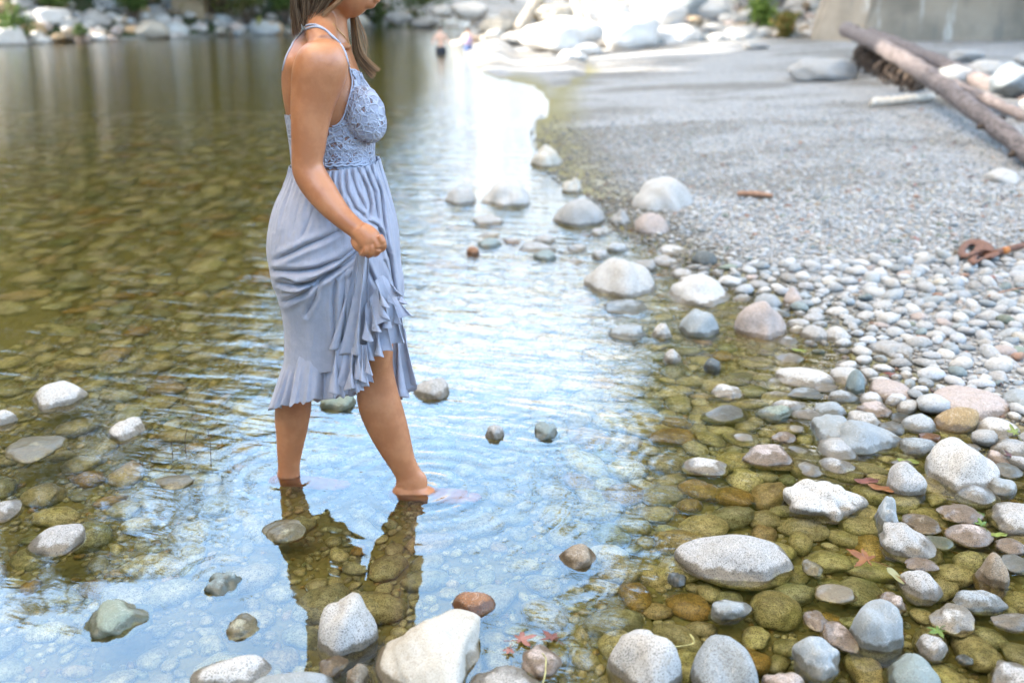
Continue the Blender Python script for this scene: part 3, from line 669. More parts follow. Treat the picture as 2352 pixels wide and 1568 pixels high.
# right: big battered pier, its narrow left face catches the sun
A = G(1835, 122); A = Vector((A.x, A.y, 0)); B_ = Vector((A.x + .95, A.y - .8, 0)); C_ = Vector((A.x + 14, A.y - 3.6, 0)); D_ = Vector((A.x + 14, A.y + 4, 0)); E_ = Vector((A.x + 1.2, A.y + 3.2, 0))
pr = empty('bridge_pier', (A.x + 4, A.y, 0)); tag(pr, 'tall streaked concrete bridge pier behind the logs, its left face sunlit', 'pier')
up = Vector((.25, .12, 1)) * 9
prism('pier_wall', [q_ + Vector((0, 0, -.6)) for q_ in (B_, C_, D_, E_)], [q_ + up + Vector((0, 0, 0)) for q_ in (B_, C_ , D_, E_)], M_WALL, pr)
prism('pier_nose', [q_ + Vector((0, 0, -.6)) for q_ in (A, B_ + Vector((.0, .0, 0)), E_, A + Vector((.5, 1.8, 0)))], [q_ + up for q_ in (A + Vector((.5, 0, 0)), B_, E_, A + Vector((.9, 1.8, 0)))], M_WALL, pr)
# left: tan pier standing on the far bank
tp = V(444, 40, 33.5); prl = empty('bridge_pier', (tp.x, tp.y, 0)); tag(prl, 'plain tan concrete pier rising from the stones of the left bank', 'pier')
M_TAN = simple('tan_concrete', (.42, .33, .21), .85, 1.1, .01, (.34, .27, .18))
w_ = .5
prism('pier_column', [(tp.x - w_, tp.y - w_, -.5), (tp.x + w_, tp.y - w_, -.5), (tp.x + w_, tp.y + 1.5, -.5), (tp.x - w_, tp.y + 1.5, -.5)],
      [(tp.x - w_ - .05, tp.y - w_, 9), (tp.x + w_ + .05, tp.y - w_, 9), (tp.x + w_, tp.y + 1.5, 9), (tp.x - w_, tp.y + 1.5, 9)], M_TAN, prl)
# boulder heap in the sun
def boulder(x0, y0, x1, y1, colr, sharp, label, dist, k=.8, sub=4):
    """boulder whose outline fills the box, standing at the given distance"""
    if 'log' in label or 'pier' in label:                 # seat it where the sight line through its foot meets the ground
        for Y in np.arange(7, dist + 6, .1):
            q_ = V((x0 + x1) / 2, y1 - 4, Y)
            if q_.z < float(height(q_.x, Y)): dist = float(Y); break
    x0, x1, y0 = (x0 - 8, x1 + 10, y0 - 6) if 'sunlit' in label or 'white boulder' in label else (x0, x1, y0)
    a0, a1 = V(x0, y1, dist), V(x1, y0, dist); rng = np.random.default_rng(int(x0 + 3 * y0))
    a = (a1.x - a0.x) / 2; c = (a1.z - a0.z) / 2
    v, f = rock_verts(rng, a, max(a, c) * k, c, sharp, sub)
    o = link('boulder', npmesh('boulder', v, f, np.array(colr) * rng.uniform(.9, 1.08)), M_SMOOTH); o.location = ((a0.x + a1.x) / 2, dist + a * .3, (a0.z + a1.z) / 2 - (.45 * c if 'dome' in label else 0))
    tag(o, label, 'boulder', 'boulders heaped at the far end of the bar'); return o
assert True
BD = [(1200, 45, 1395, 135, .45, 'biggest sunlit white boulder at the waterline end of the heap', 22.5), (1310, 10, 1470, 115, .5, 'tall sunlit white boulder right behind the biggest one', 24.5),
 (1385, 40, 1520, 128, .45, 'broad sunlit white boulder in the middle of the heap', 23.6), (1440, 0, 1590, 92, .5, 'high sunlit white boulder in the middle of the heap', 25.5), (1525, -25, 1700, 62, .5, 'topmost white boulder at the right of the heap', 27),
 (1500, 62, 1610, 118, .5, 'lower white boulder sloping to the gravel', 25), (1600, 50, 1700, 100, .5, 'grey boulder at the foot of the heap beside the gravel', 26), (1690, 60, 1790, 112, .4, 'rounded grey boulder left of the green shrub', 26),
 (1305, 98, 1385, 132, .3, 'flat pale boulder low in front of the heap', 22.2), (1225, 5, 1330, 60, .5, 'cream boulder at the upper left of the heap', 27), (1095, 40, 1190, 92, .5, 'tan boulder between the driftwood poles', 28), (1150, 70, 1225, 108, .4, 'grey pink boulder left of the biggest white one', 26),
 (1040, 10, 1120, 50, .5, 'white boulder behind the bathers', 34), (940, 40, 1010, 70, .4, 'pale grey boulder at the rapids', 38), (985, 10, 1045, 45, .4, 'bright white round boulder behind the bathers', 37), (880, 25, 950, 60, .5, 'grey boulder right of the chin at the rapids', 38),
 (1805, 108, 1990, 190, .35, 'large pale dome boulder at the foot of the pier nose', 19.5), (2150, 150, 2260, 200, .4, 'pale boulder behind the logs below the pier', 16.5), (2225, 138, 2330, 196, .35, 'white rounded boulder right behind the logs', 16), (2285, 150, 2400, 232, .4, 'bluish white boulder at the right edge behind the logs', 14.5), (2330, 122, 2400, 160, .5, 'dark gapped boulder at the right edge by the pier', 16.5),
 (2040, 150, 2120, 182, .5, 'small grey boulder half under the logs below the pier', 17), (2095, 128, 2175, 165, .6, 'grey boulder against the foot of the pier behind the logs', 18), (2340, 215, 2420, 262, .5, 'grey boulder at the right edge between the logs', 12), (2180, 112, 2270, 150, .6, 'dark grey boulder at the foot of the pier above the logs', 18), (1900, 128, 1960, 158, .5, 'small grey boulder beside the pale dome at the pier nose', 19), (1700, 95, 1770, 118, .5, 'small grey boulder on the gravel left of the pier nose', 24),
 (1250, 160, 1300, 178, .3, 'flat grey stone in the water below the biggest boulder', 18), (1285, 122, 1345, 150, .4, 'small white boulder at the waterline below the heap', 20)]
for (x0, y0, x1, y1, s_, lb, dd) in BD: boulder(x0, y0, x1, y1, BLUE if 'bluish' in lb else GREY if ('grey' in lb or 'dome' in lb or 'logs' in lb or 'edge' in lb) else CREAM if ('cream' in lb or 'tan' in lb) else (.85, .83, .80), s_, lb, dd)  # fallback white lightened so the heap looks blown out by the sun
def rubble(n_, xr, dr, zoff, szr, label, group, colf, seed):
    rng = np.random.default_rng(seed)
    for i in range(n_):
        px = rng.uniform(*xr); Y = rng.uniform(*dr); X = (px - CX) / FPX * (Y * CP + CAM_H * SP); z_ = float(height(X, Y))
        if z_ > 2.2 or z_ < -.25: continue
        s_ = rng.uniform(*szr); v, f = rock_verts(rng, s_ * rng.uniform(.8, 1.3), s_, s_ * rng.uniform(.55, .8), rng.uniform(.2, .8), 3, rng.uniform(0, 6))
        cc = np.array(colf(rng)) * rng.uniform(.85, 1.1)
        qx, qy = proj(X, Y, z_)
        o = link('boulder', npmesh('boulder', v, f, cc), M_SMOOTH); o.location = (X, Y, z_ + s_ * .15); tag(o, label(rng, shade(cc), s_, qx, qy), 'boulder', group)
def lab_left(rng, sh, s_, px, py):
    w = 'by the dark green bush' if px < 110 else 'left of the tan pier' if px < 400 else 'at the foot of the tan pier' if px < 500 else 'between tan pier and woman'
    return f"{'large' if s_ > .35 else 'small'} {sh} boulder on the {'upper' if py < 45 else 'lower' } left bank {w}"
pick = lambda *cs: (lambda rng: cs[rng.integers(len(cs))])
rubble(170, (-60, 700), (26.5, 36), 0, (.18, .48), lab_left, 'boulders along the left bank', pick(GREY, WHITE, WHITE, (.75, .73, .70), PINK, (.55, .6, .62), CREAM, (.6, .42, .24), BROWN, (.5, .36, .2), GREY), 5)
rubble(26, (700, 1240), (34, 46), 0, (.25, .6), lambda rng, sh, s_, px, py: f"{'large' if s_ > .4 else 'small'} {sh} boulder at the rapids {'beyond the woman' if px < 900 else 'behind the bathers' if px < 1110 else 'by the driftwood'}", 'boulders at the far rapids', pick(GREY, WHITE, CREAM), 6)
rubble(34, (1380, 1830), (25, 30), 0, (.2, .55), lambda rng, sh, s_, px, py: f"{'large' if s_ > .4 else 'small'} {sh} boulder on the slope {'above the white heap' if px < 1600 else 'by the green shrub'}", 'boulders on the slope left of the pier', pick(GREY, WHITE, BLUE, CREAM), 8)
fl = MB(); rng_ = np.random.default_rng(77)
for i in range(2600):
    px = rng_.uniform(-80, 1240) if i % 3 else rng_.uniform(1380, 1900); Y = rng_.uniform(26, 42) if px < 1240 else rng_.uniform(25, 31); X = (px - CX) / FPX * (Y * CP + CAM_H * SP); z_ = float(height(X, Y))
    if z_ > 1.8 or z_ < -.15: continue
    s_ = rng_.uniform(.07, .22); v, f = rock_verts(rng_, s_ * 1.2, s_, s_ * .7, .4, 2, rng_.uniform(0, 6)); cc = np.array([GREY, WHITE, (.7, .68, .65), BLUE, PINK, BROWN, CREAM][rng_.integers(7)]) * rng_.uniform(.8, 1.15)
    fl.add(v + [X, Y, z_ + s_ * .2], f, cc)
tag(link('rubble', fl.mesh('rubble'), M_SMOOTH), 'countless small stones filling the far banks between the boulders', 'rubble', kind='stuff')
# logs
m, n, l, b = mat('weathered_log'); g = NG(m.node_tree); p = g.pos()
kn = g.vor(g.vscale(p, (1, 1, 1)), 3.2); ln = g.noise(g.vscale(p, (1.2, 1.2, 6)), 7, 4, .6)
c = g.mix(g.mapr(ln, .35, .65), col4(.19, .155, .145), col4(.085, .065, .06)); c = g.mix(g.mapr(kn, .06, .14, .9, 0), c, col4(.05, .04, .035))
g.put(b.inputs['Base Color'], c); b.inputs['Roughness'].default_value = .85; l.new(g.bump(ln, .6, .02), b.inputs['Normal'])
M_LOG = m; M_ROOT = simple('root_wood', (.10, .07, .05), .9, 12, .01, (.04, .03, .025)); M_DRIFT = simple('bleached_driftwood', (.62, .56, .48), .8, 20, .004, (.5, .44, .36))
def log(name, P, rad, label, knots=0, seed=1, material=None):
    rng = np.random.default_rng(seed); P = np.array([list(q_) for q_ in P])
    v, f = tube(spline(P, 30) + rng.normal(size=(30, 3)) * .006, np.linspace(rad[0], rad[1], 30) * (1 + .04 * rng.normal(size=30)), 14)
    r_ = empty(name, tuple(P[len(P) // 2])); tag(r_, label, 'log')
    link('trunk', npmesh('trunk', v, f), material or M_LOG, r_)
    Q = spline(P, 200)
    for i in range(knots):
        q_ = Q[rng.integers(8, 190)]; d = rng.normal(size=3) * [1, 1, .5]; d[1] = -abs(d[1]); d /= np.linalg.norm(d)
        vv, ff_ = tube([q_, q_ + d * rad[1] * .9, q_ + d * rad[0] * rng.uniform(1.0, 1.22)], [.045, .035, .018], 6); link('branch_stub', npmesh('branch_stub', vv, ff_), M_ROOT, r_)
    return r_
def V3(px, py, Y): return V(px, py, Y)
L1 = log('fallen_log', [V3(1945, 68, 17.5), V3(2060, 128, 13.2), V3(2200, 225, 9.8), V3(2390, 372, 7.2)], (.125, .070), 'long bare log with knots reaching from the pier to the right edge', 16, 2)
L2 = log('fallen_log', [V3(2000, 80, 18.3), V3(2120, 128, 15.3), V3(2260, 190, 12.6), V3(2420, 262, 10.6)], (.118, .084), 'second log lying behind the long one, higher up', 9, 4)
L3 = log('fallen_log', [V3(2190, 196, 12.0), V3(2280, 236, 10.4), V3(2400, 288, 9.2)], (.07, .05), 'thin pale pole between the two logs', 2, 6)
L4 = log('driftwood_stick', [V3(2000, 236, 11.3), V3(2090, 228, 11.35), V3(2140, 224, 11.4)], (.05, .04), 'short bleached stick on the gravel in front of the root tangle', 0, 7, M_DRIFT)
rg = MB(); rng_ = np.random.default_rng(9)
for i in range(150):
    px0 = rng_.uniform(1975, 2110); t_ = (px0 - 1975) / 135; y0 = 95 + 75 * t_; Y0 = 16 - 3.6 * t_
    a_ = V(px0, y0, Y0); e_ = V(px0 + rng_.uniform(-25, 25), y0 + rng_.uniform(30, 110), Y0 + rng_.uniform(-.3, .3)); e_.z = max(e_.z, float(height(e_.x, e_.y)) + .01)
    mid = (np.array(a_) + np.array(e_)) / 2 + rng_.normal(size=3) * .07
    rg.add(*tube([a_, mid, e_], [.03, .02, .008], 5, 7))
ro = link('root_tangle', rg.mesh('root_tangle'), M_ROOT); tag(ro, 'dark tangle of roots and twigs hanging under the long log', 'roots')
for i, (P_, lb) in enumerate([((V3(1192, 66, 27.5), V3(1215, 30, 27.3), V3(1238, -10, 27)), 'thick bleached driftwood pole leaning at the left of the heap'), ((V3(1342, 48, 24.2), V3(1328, 20, 24.2), V3(1318, -12, 24.3)), 'bleached driftwood pole standing in front of the heap')]):
    v, f = tube([list(q_) for q_ in P_], [.17, .16, .14] if i == 0 else [.11, .11, .10], 10, 8); o = link('driftwood_pole', npmesh('driftwood_pole', v, f), M_DRIFT); tag(o, lb, 'driftwood')
# shrubs
M_TWIG = M_BARK
def shrub(px, py, Y, rad, label, ca, cb, seed, per=26):
    rng = np.random.default_rng(seed); c0 = V(px, py, Y); r_ = empty('shrub', tuple(c0)); tag(r_, label, 'shrub')
    zb = float(height(c0.x, c0.y)); st_ = MB(); pts = []
    for i in range(16):
        d = rng.normal(size=3); d /= np.linalg.norm(d); e_ = np.array(c0) + d * np.array([rad[0], rad[0] * .7, rad[1]]) * rng.uniform(.4, 1)
        st_.add(*tube([(c0.x, c0.y, zb - .1), (np.array([c0.x, c0.y, zb]) + e_) / 2, e_], [.02, .014, .006], 4)); pts += [e_, (np.array(c0) + e_) / 2]
    link('stem', npmesh('stem', *tri(st_)), M_TWIG, r_)
    v, f, c = leaf_cloud(rng, np.array(pts), per, .07, ca, cb, rad[1] * .28); link('foliage', npmesh('foliage', v, f, c), M_LEAF, r_)
GA, GB = (.04, .08, .02), (.13, .19, .05)
shrub(25, 62, 27.4, (.55, .45), 'dark green bush at the left edge just above the far waterline', GA, GB, 1)
shrub(300, 8, 31, (.5, .3), 'green bush high on the left bank left of the tan pier', GA, (.14, .2, .06), 2)
shrub(560, 6, 33, (.9, .3), 'green bush with reddish twigs right of the tan pier', (.05, .09, .02), (.2, .17, .07), 3)
shrub(655, 0, 34, (.5, .35), 'dark green bush above the hair of the woman', GA, GB, 4)
shrub(120, -5, 30, (.5, .3), 'green tuft at the top left of the bank', GA, GB, 5)
shrub(185, 70, 28, (.22, .13), 'small green tuft among the lower left boulders', (.06, .1, .03), (.16, .2, .08), 8, 14)
shrub(1752, 28, 26, (.42, .36), 'bright green shrub left of the pier nose', (.10, .17, .03), (.26, .34, .08), 6)
shrub(1808, 55, 25, (.28, .28), 'orange tipped shrub touching the pier nose', (.09, .14, .03), (.38, .24, .08), 7)
shrub(980, -8, 45, (2.2, .5), 'long dark green hedge of brush beyond the rapids', GA, (.12, .17, .05), 9, 40)
shrub(1240, 20, 28.5, (.22, .2), 'small orange green shrub beside the leaning driftwood', (.1, .14, .03), (.4, .2, .05), 10)
# bathers
M_SK2 = simple('bather_skin', (.62, .40, .30), .5, 5, None, (.56, .35, .26)); M_SH1 = simple('dark_swim_shorts', (.02, .025, .035), .7); M_SH2 = simple('blue_swim_shorts', (.03, .07, .19), .7)
M_TOP = simple('lilac_top', (.45, .34, .46), .8); M_DHAIR = simple('dark_hair', (.03, .022, .018), .5)
def bather(px, pyw, hpx, label, shorts, top, flip):
    g0 = G(px, pyw + 6); s_ = (V(px, pyw - hpx, g0.y).z) / .74         # height above water / (.74 of a 1 m tall unit)
    bm = bmesh.new(); pts = [(0, 0, .30), (0, 0, .45), (0, 0, .60), (0, 0, .72), (0, 0, .775), (0, 0, .84), (0, 0, .93), (.07, 0, .14), (.075, .01, -.08), (.07, -.02, -.26), (-.07, 0, .14), (-.075, -.01, -.08), (-.07, .02, -.26),
        (.12, 0, .70), (.19 * 1, -.02, .57), (.22, -.10 * flip, .46), (-.12, 0, .70), (-.20, -.02, .57), (-.24, -.06 * flip, .44), (0, -.045, .855)]
    ed = [(0, 1), (1, 2), (2, 3), (3, 4), (4, 5), (5, 6), (0, 7), (7, 8), (8, 9), (0, 10), (10, 11), (11, 12), (3, 13), (13, 14), (14, 15), (3, 16), (16, 17), (17, 18), (5, 19)]
    rad = [.09, .075, .085, .08, .032, .06, .045, .062, .045, .03, .062, .045, .03, .042, .03, .02, .042, .03, .02, .03]
    me = bpy.data.meshes.new('person'); me.from_pydata([(a_ * s_, b_ * s_, c_ * s_) for a_, b_, c_ in pts], ed, [])
    o = bpy.data.objects.new('person', me); COL.objects.link(o); o.modifiers.new('s', 'SKIN'); o.modifiers.new('u', 'SUBSURF').levels = 2; o.modifiers['u'].render_levels = 2
    for i, r_ in enumerate(rad): me.skin_vertices[0].data[i].radius = (r_ * s_ * (1.25 if i < 4 else 1), r_ * s_)
    me.skin_vertices[0].data[0].use_root = True
    dg = bpy.context.evaluated_depsgraph_get(); m2 = bpy.data.meshes.new_from_object(o.evaluated_get(dg)); bpy.data.objects.remove(o)
    z0 = g0.z - .02; o = link('person', m2, M_SK2); o.location = (g0.x, g0.y, -.19 * s_); tag(o, label, 'person')
    def part(nm, zs, rs, mt_):
        v, f = tube([(0, 0, q_ * s_) for q_ in zs], [q_ * s_ for q_ in rs], 14); v[:, 0] *= 1.3; c_ = link(nm, npmesh(nm, v, f), mt_, None); c_.parent = o
    part('swim_shorts', [.12, .2, .30, .40], [.112, .12, .118, .10], shorts)
    if top: part('top', [.42, .52, .62, .70], [.092, .094, .098, .07], top)
    v, f = ICO[3]; q_ = v * [.068, .074, .075]; q_ = q_[:, :] * s_ + np.array([0, .014, .90]) * s_; k_ = link('hair', npmesh('hair', q_, f), M_DHAIR); k_.parent = o
bather(1013, 118, 56, 'small blurred person in black shorts standing waist deep at the far shallows', M_SH1, None, 1)
bather(1076, 114, 50, 'smaller blurred person in lilac top and blue shorts wading right of the other', M_SH2, M_TOP, -1)
# ---------------------------------------------------------------- the woman
WY = WOM_Y
def catmull(S, n):
    return spline(np.array(S, float), n)
def sect_loft(mb, S, n=40, sides=40, power=2.0, capend=True):
    """S: rows (Lx, Ly, Rx, Ry, yc, dy) in picture units + depths; lofted superellipse rings"""
    Q = catmull(S, n); th = np.linspace(0, 2 * np.pi, sides, endpoint=False); rings = []
    for (lx, ly, rx, ry, yc, dy) in Q:
        a = np.array(V(lx, ly, WY + yc)); b_ = np.array(V(rx, ry, WY + yc)); c = (a + b_) / 2; u = (b_ - a) / 2; u = u * (1 - SHR / np.linalg.norm(u)); dy = dy - SHR
        ct, st = np.cos(th), np.sin(th)
        ct = np.sign(ct) * np.abs(ct)**(2 / power); st = np.sign(st) * np.abs(st)**(2 / power)
        rings.append(c + ct[:, None] * u + st[:, None] * np.array([0, dy, 0]))
    v = np.array(rings).reshape(-1, 3); f = grid_faces(n, sides, True); k = np.arange(sides); k2 = (k + 1) % sides
    v = np.r_[v, [rings[0].mean(0)], [rings[-1].mean(0)]]; m_ = len(v) - 2; off = (n - 1) * sides
    f = np.r_[f[:, [0, 1, 2]], f[:, [0, 2, 3]], np.c_[k2, k, np.full(sides, m_)], np.c_[off + k, off + k2, np.full(sides, m_ + 1)]]
    mb.add(v, f)
def ell(mb, px, py, yc, rx, rz, ry, n=3, rot=0):
    v, f = ICO[n]; w_ = v * [rx, ry, rz]
    if rot: w_ = w_ @ np.array(Matrix.Rotation(rot, 3, 'Y')).T
    mb.add(w_ + np.array(V(px, py, WY + yc)), f)
SHR = .0050
body = MB()
# torso
sect_loft(body, [(724, -45, 800, 5, 0, .046), (716, 5, 800, 42, 0, .048), (706, 48, 803, 72, 0, .050), (692, 72, 806, 98, 0, .062), (668, 100, 812, 122, 0, .105), (652, 135, 822, 150, 0, .135),
    (645, 175, 838, 190, 0, .120), (647, 215, 854, 228, 0, .116), (655, 262, 864, 268, 0, .112), (662, 305, 864, 310, 0, .110), (668, 350, 861, 352, 0, .108), (670, 395, 866, 395, 0, .116),
    (655, 440, 866, 440, 0, .140), (640, 500, 872, 500, 0, .158), (634, 560, 872, 560, 0, .166), (640, 620, 868, 620, 0, .162), (668, 665, 845, 670, 0, .135)], 70, 48, 2.2)
# trapezius and clavicles
for s_ in (-1, 1):
    body.add(*tube([V(735, 48, WY + s_ * .035), V(738, 78, WY + s_ * .085), V(745, 112, WY + s_ * .135)], [.040, .040, .040], 14, 10))
    body.add(*tube([V(803, 108, WY + s_ * .02), V(793, 106, WY + s_ * .07), V(768, 110, WY + s_ * .13)], [.007, .009, .011], 10, 10))
    ell(body, 836, 262, s_ * .068, .052, .068, .050)
    ell(body, 848, 284, s_ * .068, .043, .048, .044)
# near arm
YA = -.160
arm = [(735, 88, 752, 88, YA + .03, .014), (712, 92, 782, 98, YA + .015, .036), (684, 112, 800, 126, YA + .005, .052), (668, 150, 805, 160, YA, .057), (664, 195, 792, 204, YA - .002, .054), (663, 245, 772, 252, YA - .006, .050), (664, 295, 759, 300, YA - .01, .048),
    (665, 345, 752, 345, YA - .016, .044), (667, 392, 746, 372, YA - .022, .041), (679, 425, 753, 390, YA - .03, .041), (700, 456, 768, 414, YA - .042, .041), (728, 487, 786, 445, YA - .058, .037), (760, 515, 806, 476, YA - .075, .031), (790, 538, 829, 500, YA - .09, .026),
    (806, 549, 846, 514, YA - .098, .0245)]
sect_loft(body, arm, 60, 30, 2.1)
HY = YA - .105
# back of the hand, heel and thumb side
sect_loft(body, [(800, 541, 840, 508, HY + .004, .021), (812, 552, 857, 516, HY, .026), (819, 562, 872, 529, HY - .004, .029), (824, 571, 880, 545, HY - .004, .029), (831, 577, 880, 560, HY + .002, .024)], 22, 26, 2.3)
ell(body, 829, 560, HY + .006, .020, .019, .022, 3)
# four curled fingers: knuckle, first joint at the lower rim, tip tucked behind in the cloth
for (a_, b_, c_, e_, r_) in [((872, 541), (881, 560), (876, 573), (864, 570), .0096), ((864, 551), (869, 572), (861, 583), (852, 575), .0100), ((853, 558), (855, 578), (846, 586), (840, 577), .0096), ((842, 561), (840, 577), (831, 583), (828, 574), .0086)]:
    body.add(*tube([V(*a_, WY + HY - .019), V(*b_, WY + HY - .024), V(*c_, WY + HY - .004), V(*e_, WY + HY + .020)], [r_ * .9, r_ * .92, r_ * .86, r_ * .74], 12, 16))
body.add(*tube([V(815, 549, WY + HY + .01), V(822, 566, WY + HY - .002), V(838, 573, WY + HY + .006), V(852, 572, WY + HY + .018)], [.013, .0125, .0105, .009], 12, 14))
# far arm, mostly hidden, reaching forward to the cloth in front
FA = .155
sect_loft(body, [(712, 100, 770, 100, FA - .02, .03), (688, 125, 790, 130, FA, .05), (680, 180, 785, 190, FA, .052), (686, 250, 768, 255, FA, .047), (692, 330, 758, 325, FA, .041), (705, 385, 765, 360, FA, .038), (745, 430, 795, 398, FA - .01, .036),
    (785, 470, 828, 440, FA - .02, .03), (815, 505, 848, 482, FA - .03, .023), (832, 525, 862, 505, FA - .035, .024), (845, 545, 872, 530, FA - .035, .02)], 50, 24, 2.1)
for i in range(5): body.add(*tube([V(846 + 5 * i, 532 - 3 * i, WY + FA - .045 + .008 * i), V(856 + 4 * i, 550 - 3 * i, WY + FA - .05 + .008 * i), V(850 + 4 * i, 562 - 3 * i, WY + FA - .035 + .008 * i)], [.009, .0085, .0075], 10, 10))
# head: skull, face, jaw
ell(body, 762, -78, 0, .098, .105, .076, 4)
ell(body, 800, -40, 0, .066, .088, .062, 4)
sect_loft(body, [(772, -12, 770, 28, 0, .056), (795, -18, 792, 30, 0, .052), (822, -20, 818, 28, 0, .042), (845, -18, 842, 27, 0, .031), (860, -12, 857, 24, 0, .020), (866, -2, 863, 18, 0, .010)], 26, 26, 2.2)
ell(body, 864, -10, 0, .010, .008, .022); ell(body, 865, 0, 0, .010, .0075, .020)
body.add(*tube([V(860, -78, WY), V(872, -52, WY), V(880, -34, WY), V(866, -30, WY)], [.010, .011, .013, .009], 10, 10))
for s_ in (-1, 1):
    ell(body, 846, -52, s_ * .03, .020, .022, .020); ell(body, 778, -55, s_ * .076, .018, .030, .008)
# legs
front = [(722, 640, 862, 640, -.062, .088), (752, 700, 882, 690, -.062, .082), (795, 765, 902, 752, -.06, .070), (826, 812, 907, 800, -.055, .057), (838, 840, 906, 832, -.052, .050), (828, 868, 909, 858, -.05, .049), (817, 900, 915, 884, -.05, .052), (818, 930, 921, 908, -.05, .054), (829, 965, 930, 938, -.05, .052),
    (848, 1005, 940, 975, -.05, .046), (872, 1045, 948, 1012, -.05, .038), (895, 1080, 956, 1048, -.05, .031), (906, 1100, 968, 1075, -.05, .029), (904, 1122, 984, 1096, -.05, .031), (905, 1150, 985, 1132, -.05, .030)]
sect_loft(body, front, 60, 30, 2.05)
sect_loft(body, [(896, 1132, 893, 1154, -.05, .022), (915, 1106, 912, 1166, -.05, .032), (950, 1100, 945, 1170, -.05, .036), (985, 1116, 980, 1171, -.05, .040), (1020, 1130, 1014, 1172, -.05, .046), (1055, 1137, 1050, 1173, -.05, .048), (1076, 1145, 1072, 1172, -.05, .043)], 34, 26, 2.2)
back = [(655, 640, 775, 640, .055, .085), (662, 720, 772, 710, .055, .078), (668, 790, 752, 780, .052, .062), (655, 835, 734, 825, .05, .053), (640, 880, 726, 870, .05, .052), (630, 920, 720, 915, .05, .054), (628, 955, 717, 950, .05, .052), (631, 1000, 708, 995, .05, .044), (633, 1040, 698, 1038, .05, .036), (635, 1072, 692, 1070, .05, .031),
    (631, 1100, 694, 1098, .05, .031), (630, 1125, 700, 1118, .05, .030)]
sect_loft(body, back, 50, 30, 2.05)
sect_loft(body, [(620, 1108, 620, 1130, .05, .022), (638, 1090, 638, 1140, .05, .030), (668, 1082, 668, 1144, .05, .033), (700, 1100, 700, 1146, .05, .036), (735, 1117, 735, 1148, .05, .042), (765, 1128, 765, 1148, .05, .043), (778, 1132, 778, 1148, .05, .040)], 34, 26, 2.2)
for (bx, by, yy) in ((1080, 1160, -.05), (782, 1140, .05)):
    for i, (l_, r_) in enumerate(((22, .0125), (26, .0095), (23, .0088), (18, .0082), (12, .0078))):
        body.add(*tube([V(bx - 10, by, WY + yy + .030 - i * .0165), V(bx + l_ * .5, by + 2, WY + yy + .032 - i * .0165), V(bx + l_, by + 5, WY + yy + .032 - i * .0165)], [r_, r_ * 1.05, r_ * .8], 10, 8))
raw = bpy.data.objects.new('raw', npmesh('raw', *tri(body))); COL.objects.link(raw)
rm = raw.modifiers.new('r', 'REMESH'); rm.mode = 'VOXEL'; rm.voxel_size = .0030
sm_ = raw.modifiers.new('s', 'SMOOTH'); sm_.iterations = 3; sm_.factor = .5
dg = bpy.context.evaluated_depsgraph_get(); bme = bpy.data.meshes.new_from_object(raw.evaluated_get(dg)); bpy.data.objects.remove(raw)
# relax the joints of the lofted pieces (not the hands and feet)
bv = np.array([v_.co[:] for v_ in bme.vertices]); ev = np.array([e_.vertices[:] for e_ in bme.edges]); bpx, bpy_ = proj(bv[:, 0], bv[:, 1], bv[:, 2])
wgt = (1 - sstep(bpy_, 330, 480)) * (1 - (bpy_ < 30) * (bpx > 815)); deg = np.bincount(ev.ravel(), minlength=len(bv)).astype(float)
for it in range(34):
    acc = np.zeros_like(bv)
    for k_ in range(3): acc[:, k_] = np.bincount(ev[:, 0], bv[ev[:, 1], k_], len(bv)) + np.bincount(ev[:, 1], bv[ev[:, 0], k_], len(bv))
    bv = bv + (acc / deg[:, None] - bv) * (wgt * (.7 if it % 2 == 0 else -.0 if it > 20 else -.55))[:, None]
bme.vertices.foreach_set('co', bv.astype(np.float32).ravel()); bme.update()
m, n, l, b = mat('tanned_skin'); g = NG(m.node_tree); p = g.pos()
c = g.mix(g.mapr(g.noise(p, 14, 4, .6), .36, .62), col4(.455, .19, .085), col4(.37, .14, .058))
c = g.mix(g.mapr(g.noise(p, 160, 2, .6), .68, .74, 0, .25), c, col4(.30, .14, .08))
g.put(b.inputs['Base Color'], c); b.inputs['Roughness'].default_value = .38; b.inputs['Specular IOR Level'].default_value = .55
b.inputs['Subsurface Weight'].default_value = .18; b.inputs['Subsurface Radius'].default_value = (.02, .008, .004); b.inputs['Subsurface Scale'].default_value = .6
l.new(g.bump(g.math('ADD', g.noise(p, 420, 2, .6), g.noise(p, 60, 3, .6)), .28, .0014), b.inputs['Normal'])
M_SKIN = m
woman = link('person', bme, M_SKIN); tag(woman, 'woman in long pale blue lace dress wading barefoot and gathering up her skirt', 'person')
bvh = BVHTree.FromPolygons([v_.co[:] for v_ in bme.vertices], [p_.vertices[:] for p_ in bme.polygons])
EYE = Vector((0, 0, CAM_H))
def onbody(px, py, off=.002):
    d = ray(px, py).normalized(); hit = bvh.ray_cast(EYE, d)
    return (hit[0] - d * off) if hit[0] is not None else None
def wpart(name, v, f, material, col=None, smooth=True, parent=woman):
    return link(name, npmesh(name, v, f, col), material, parent, smooth)
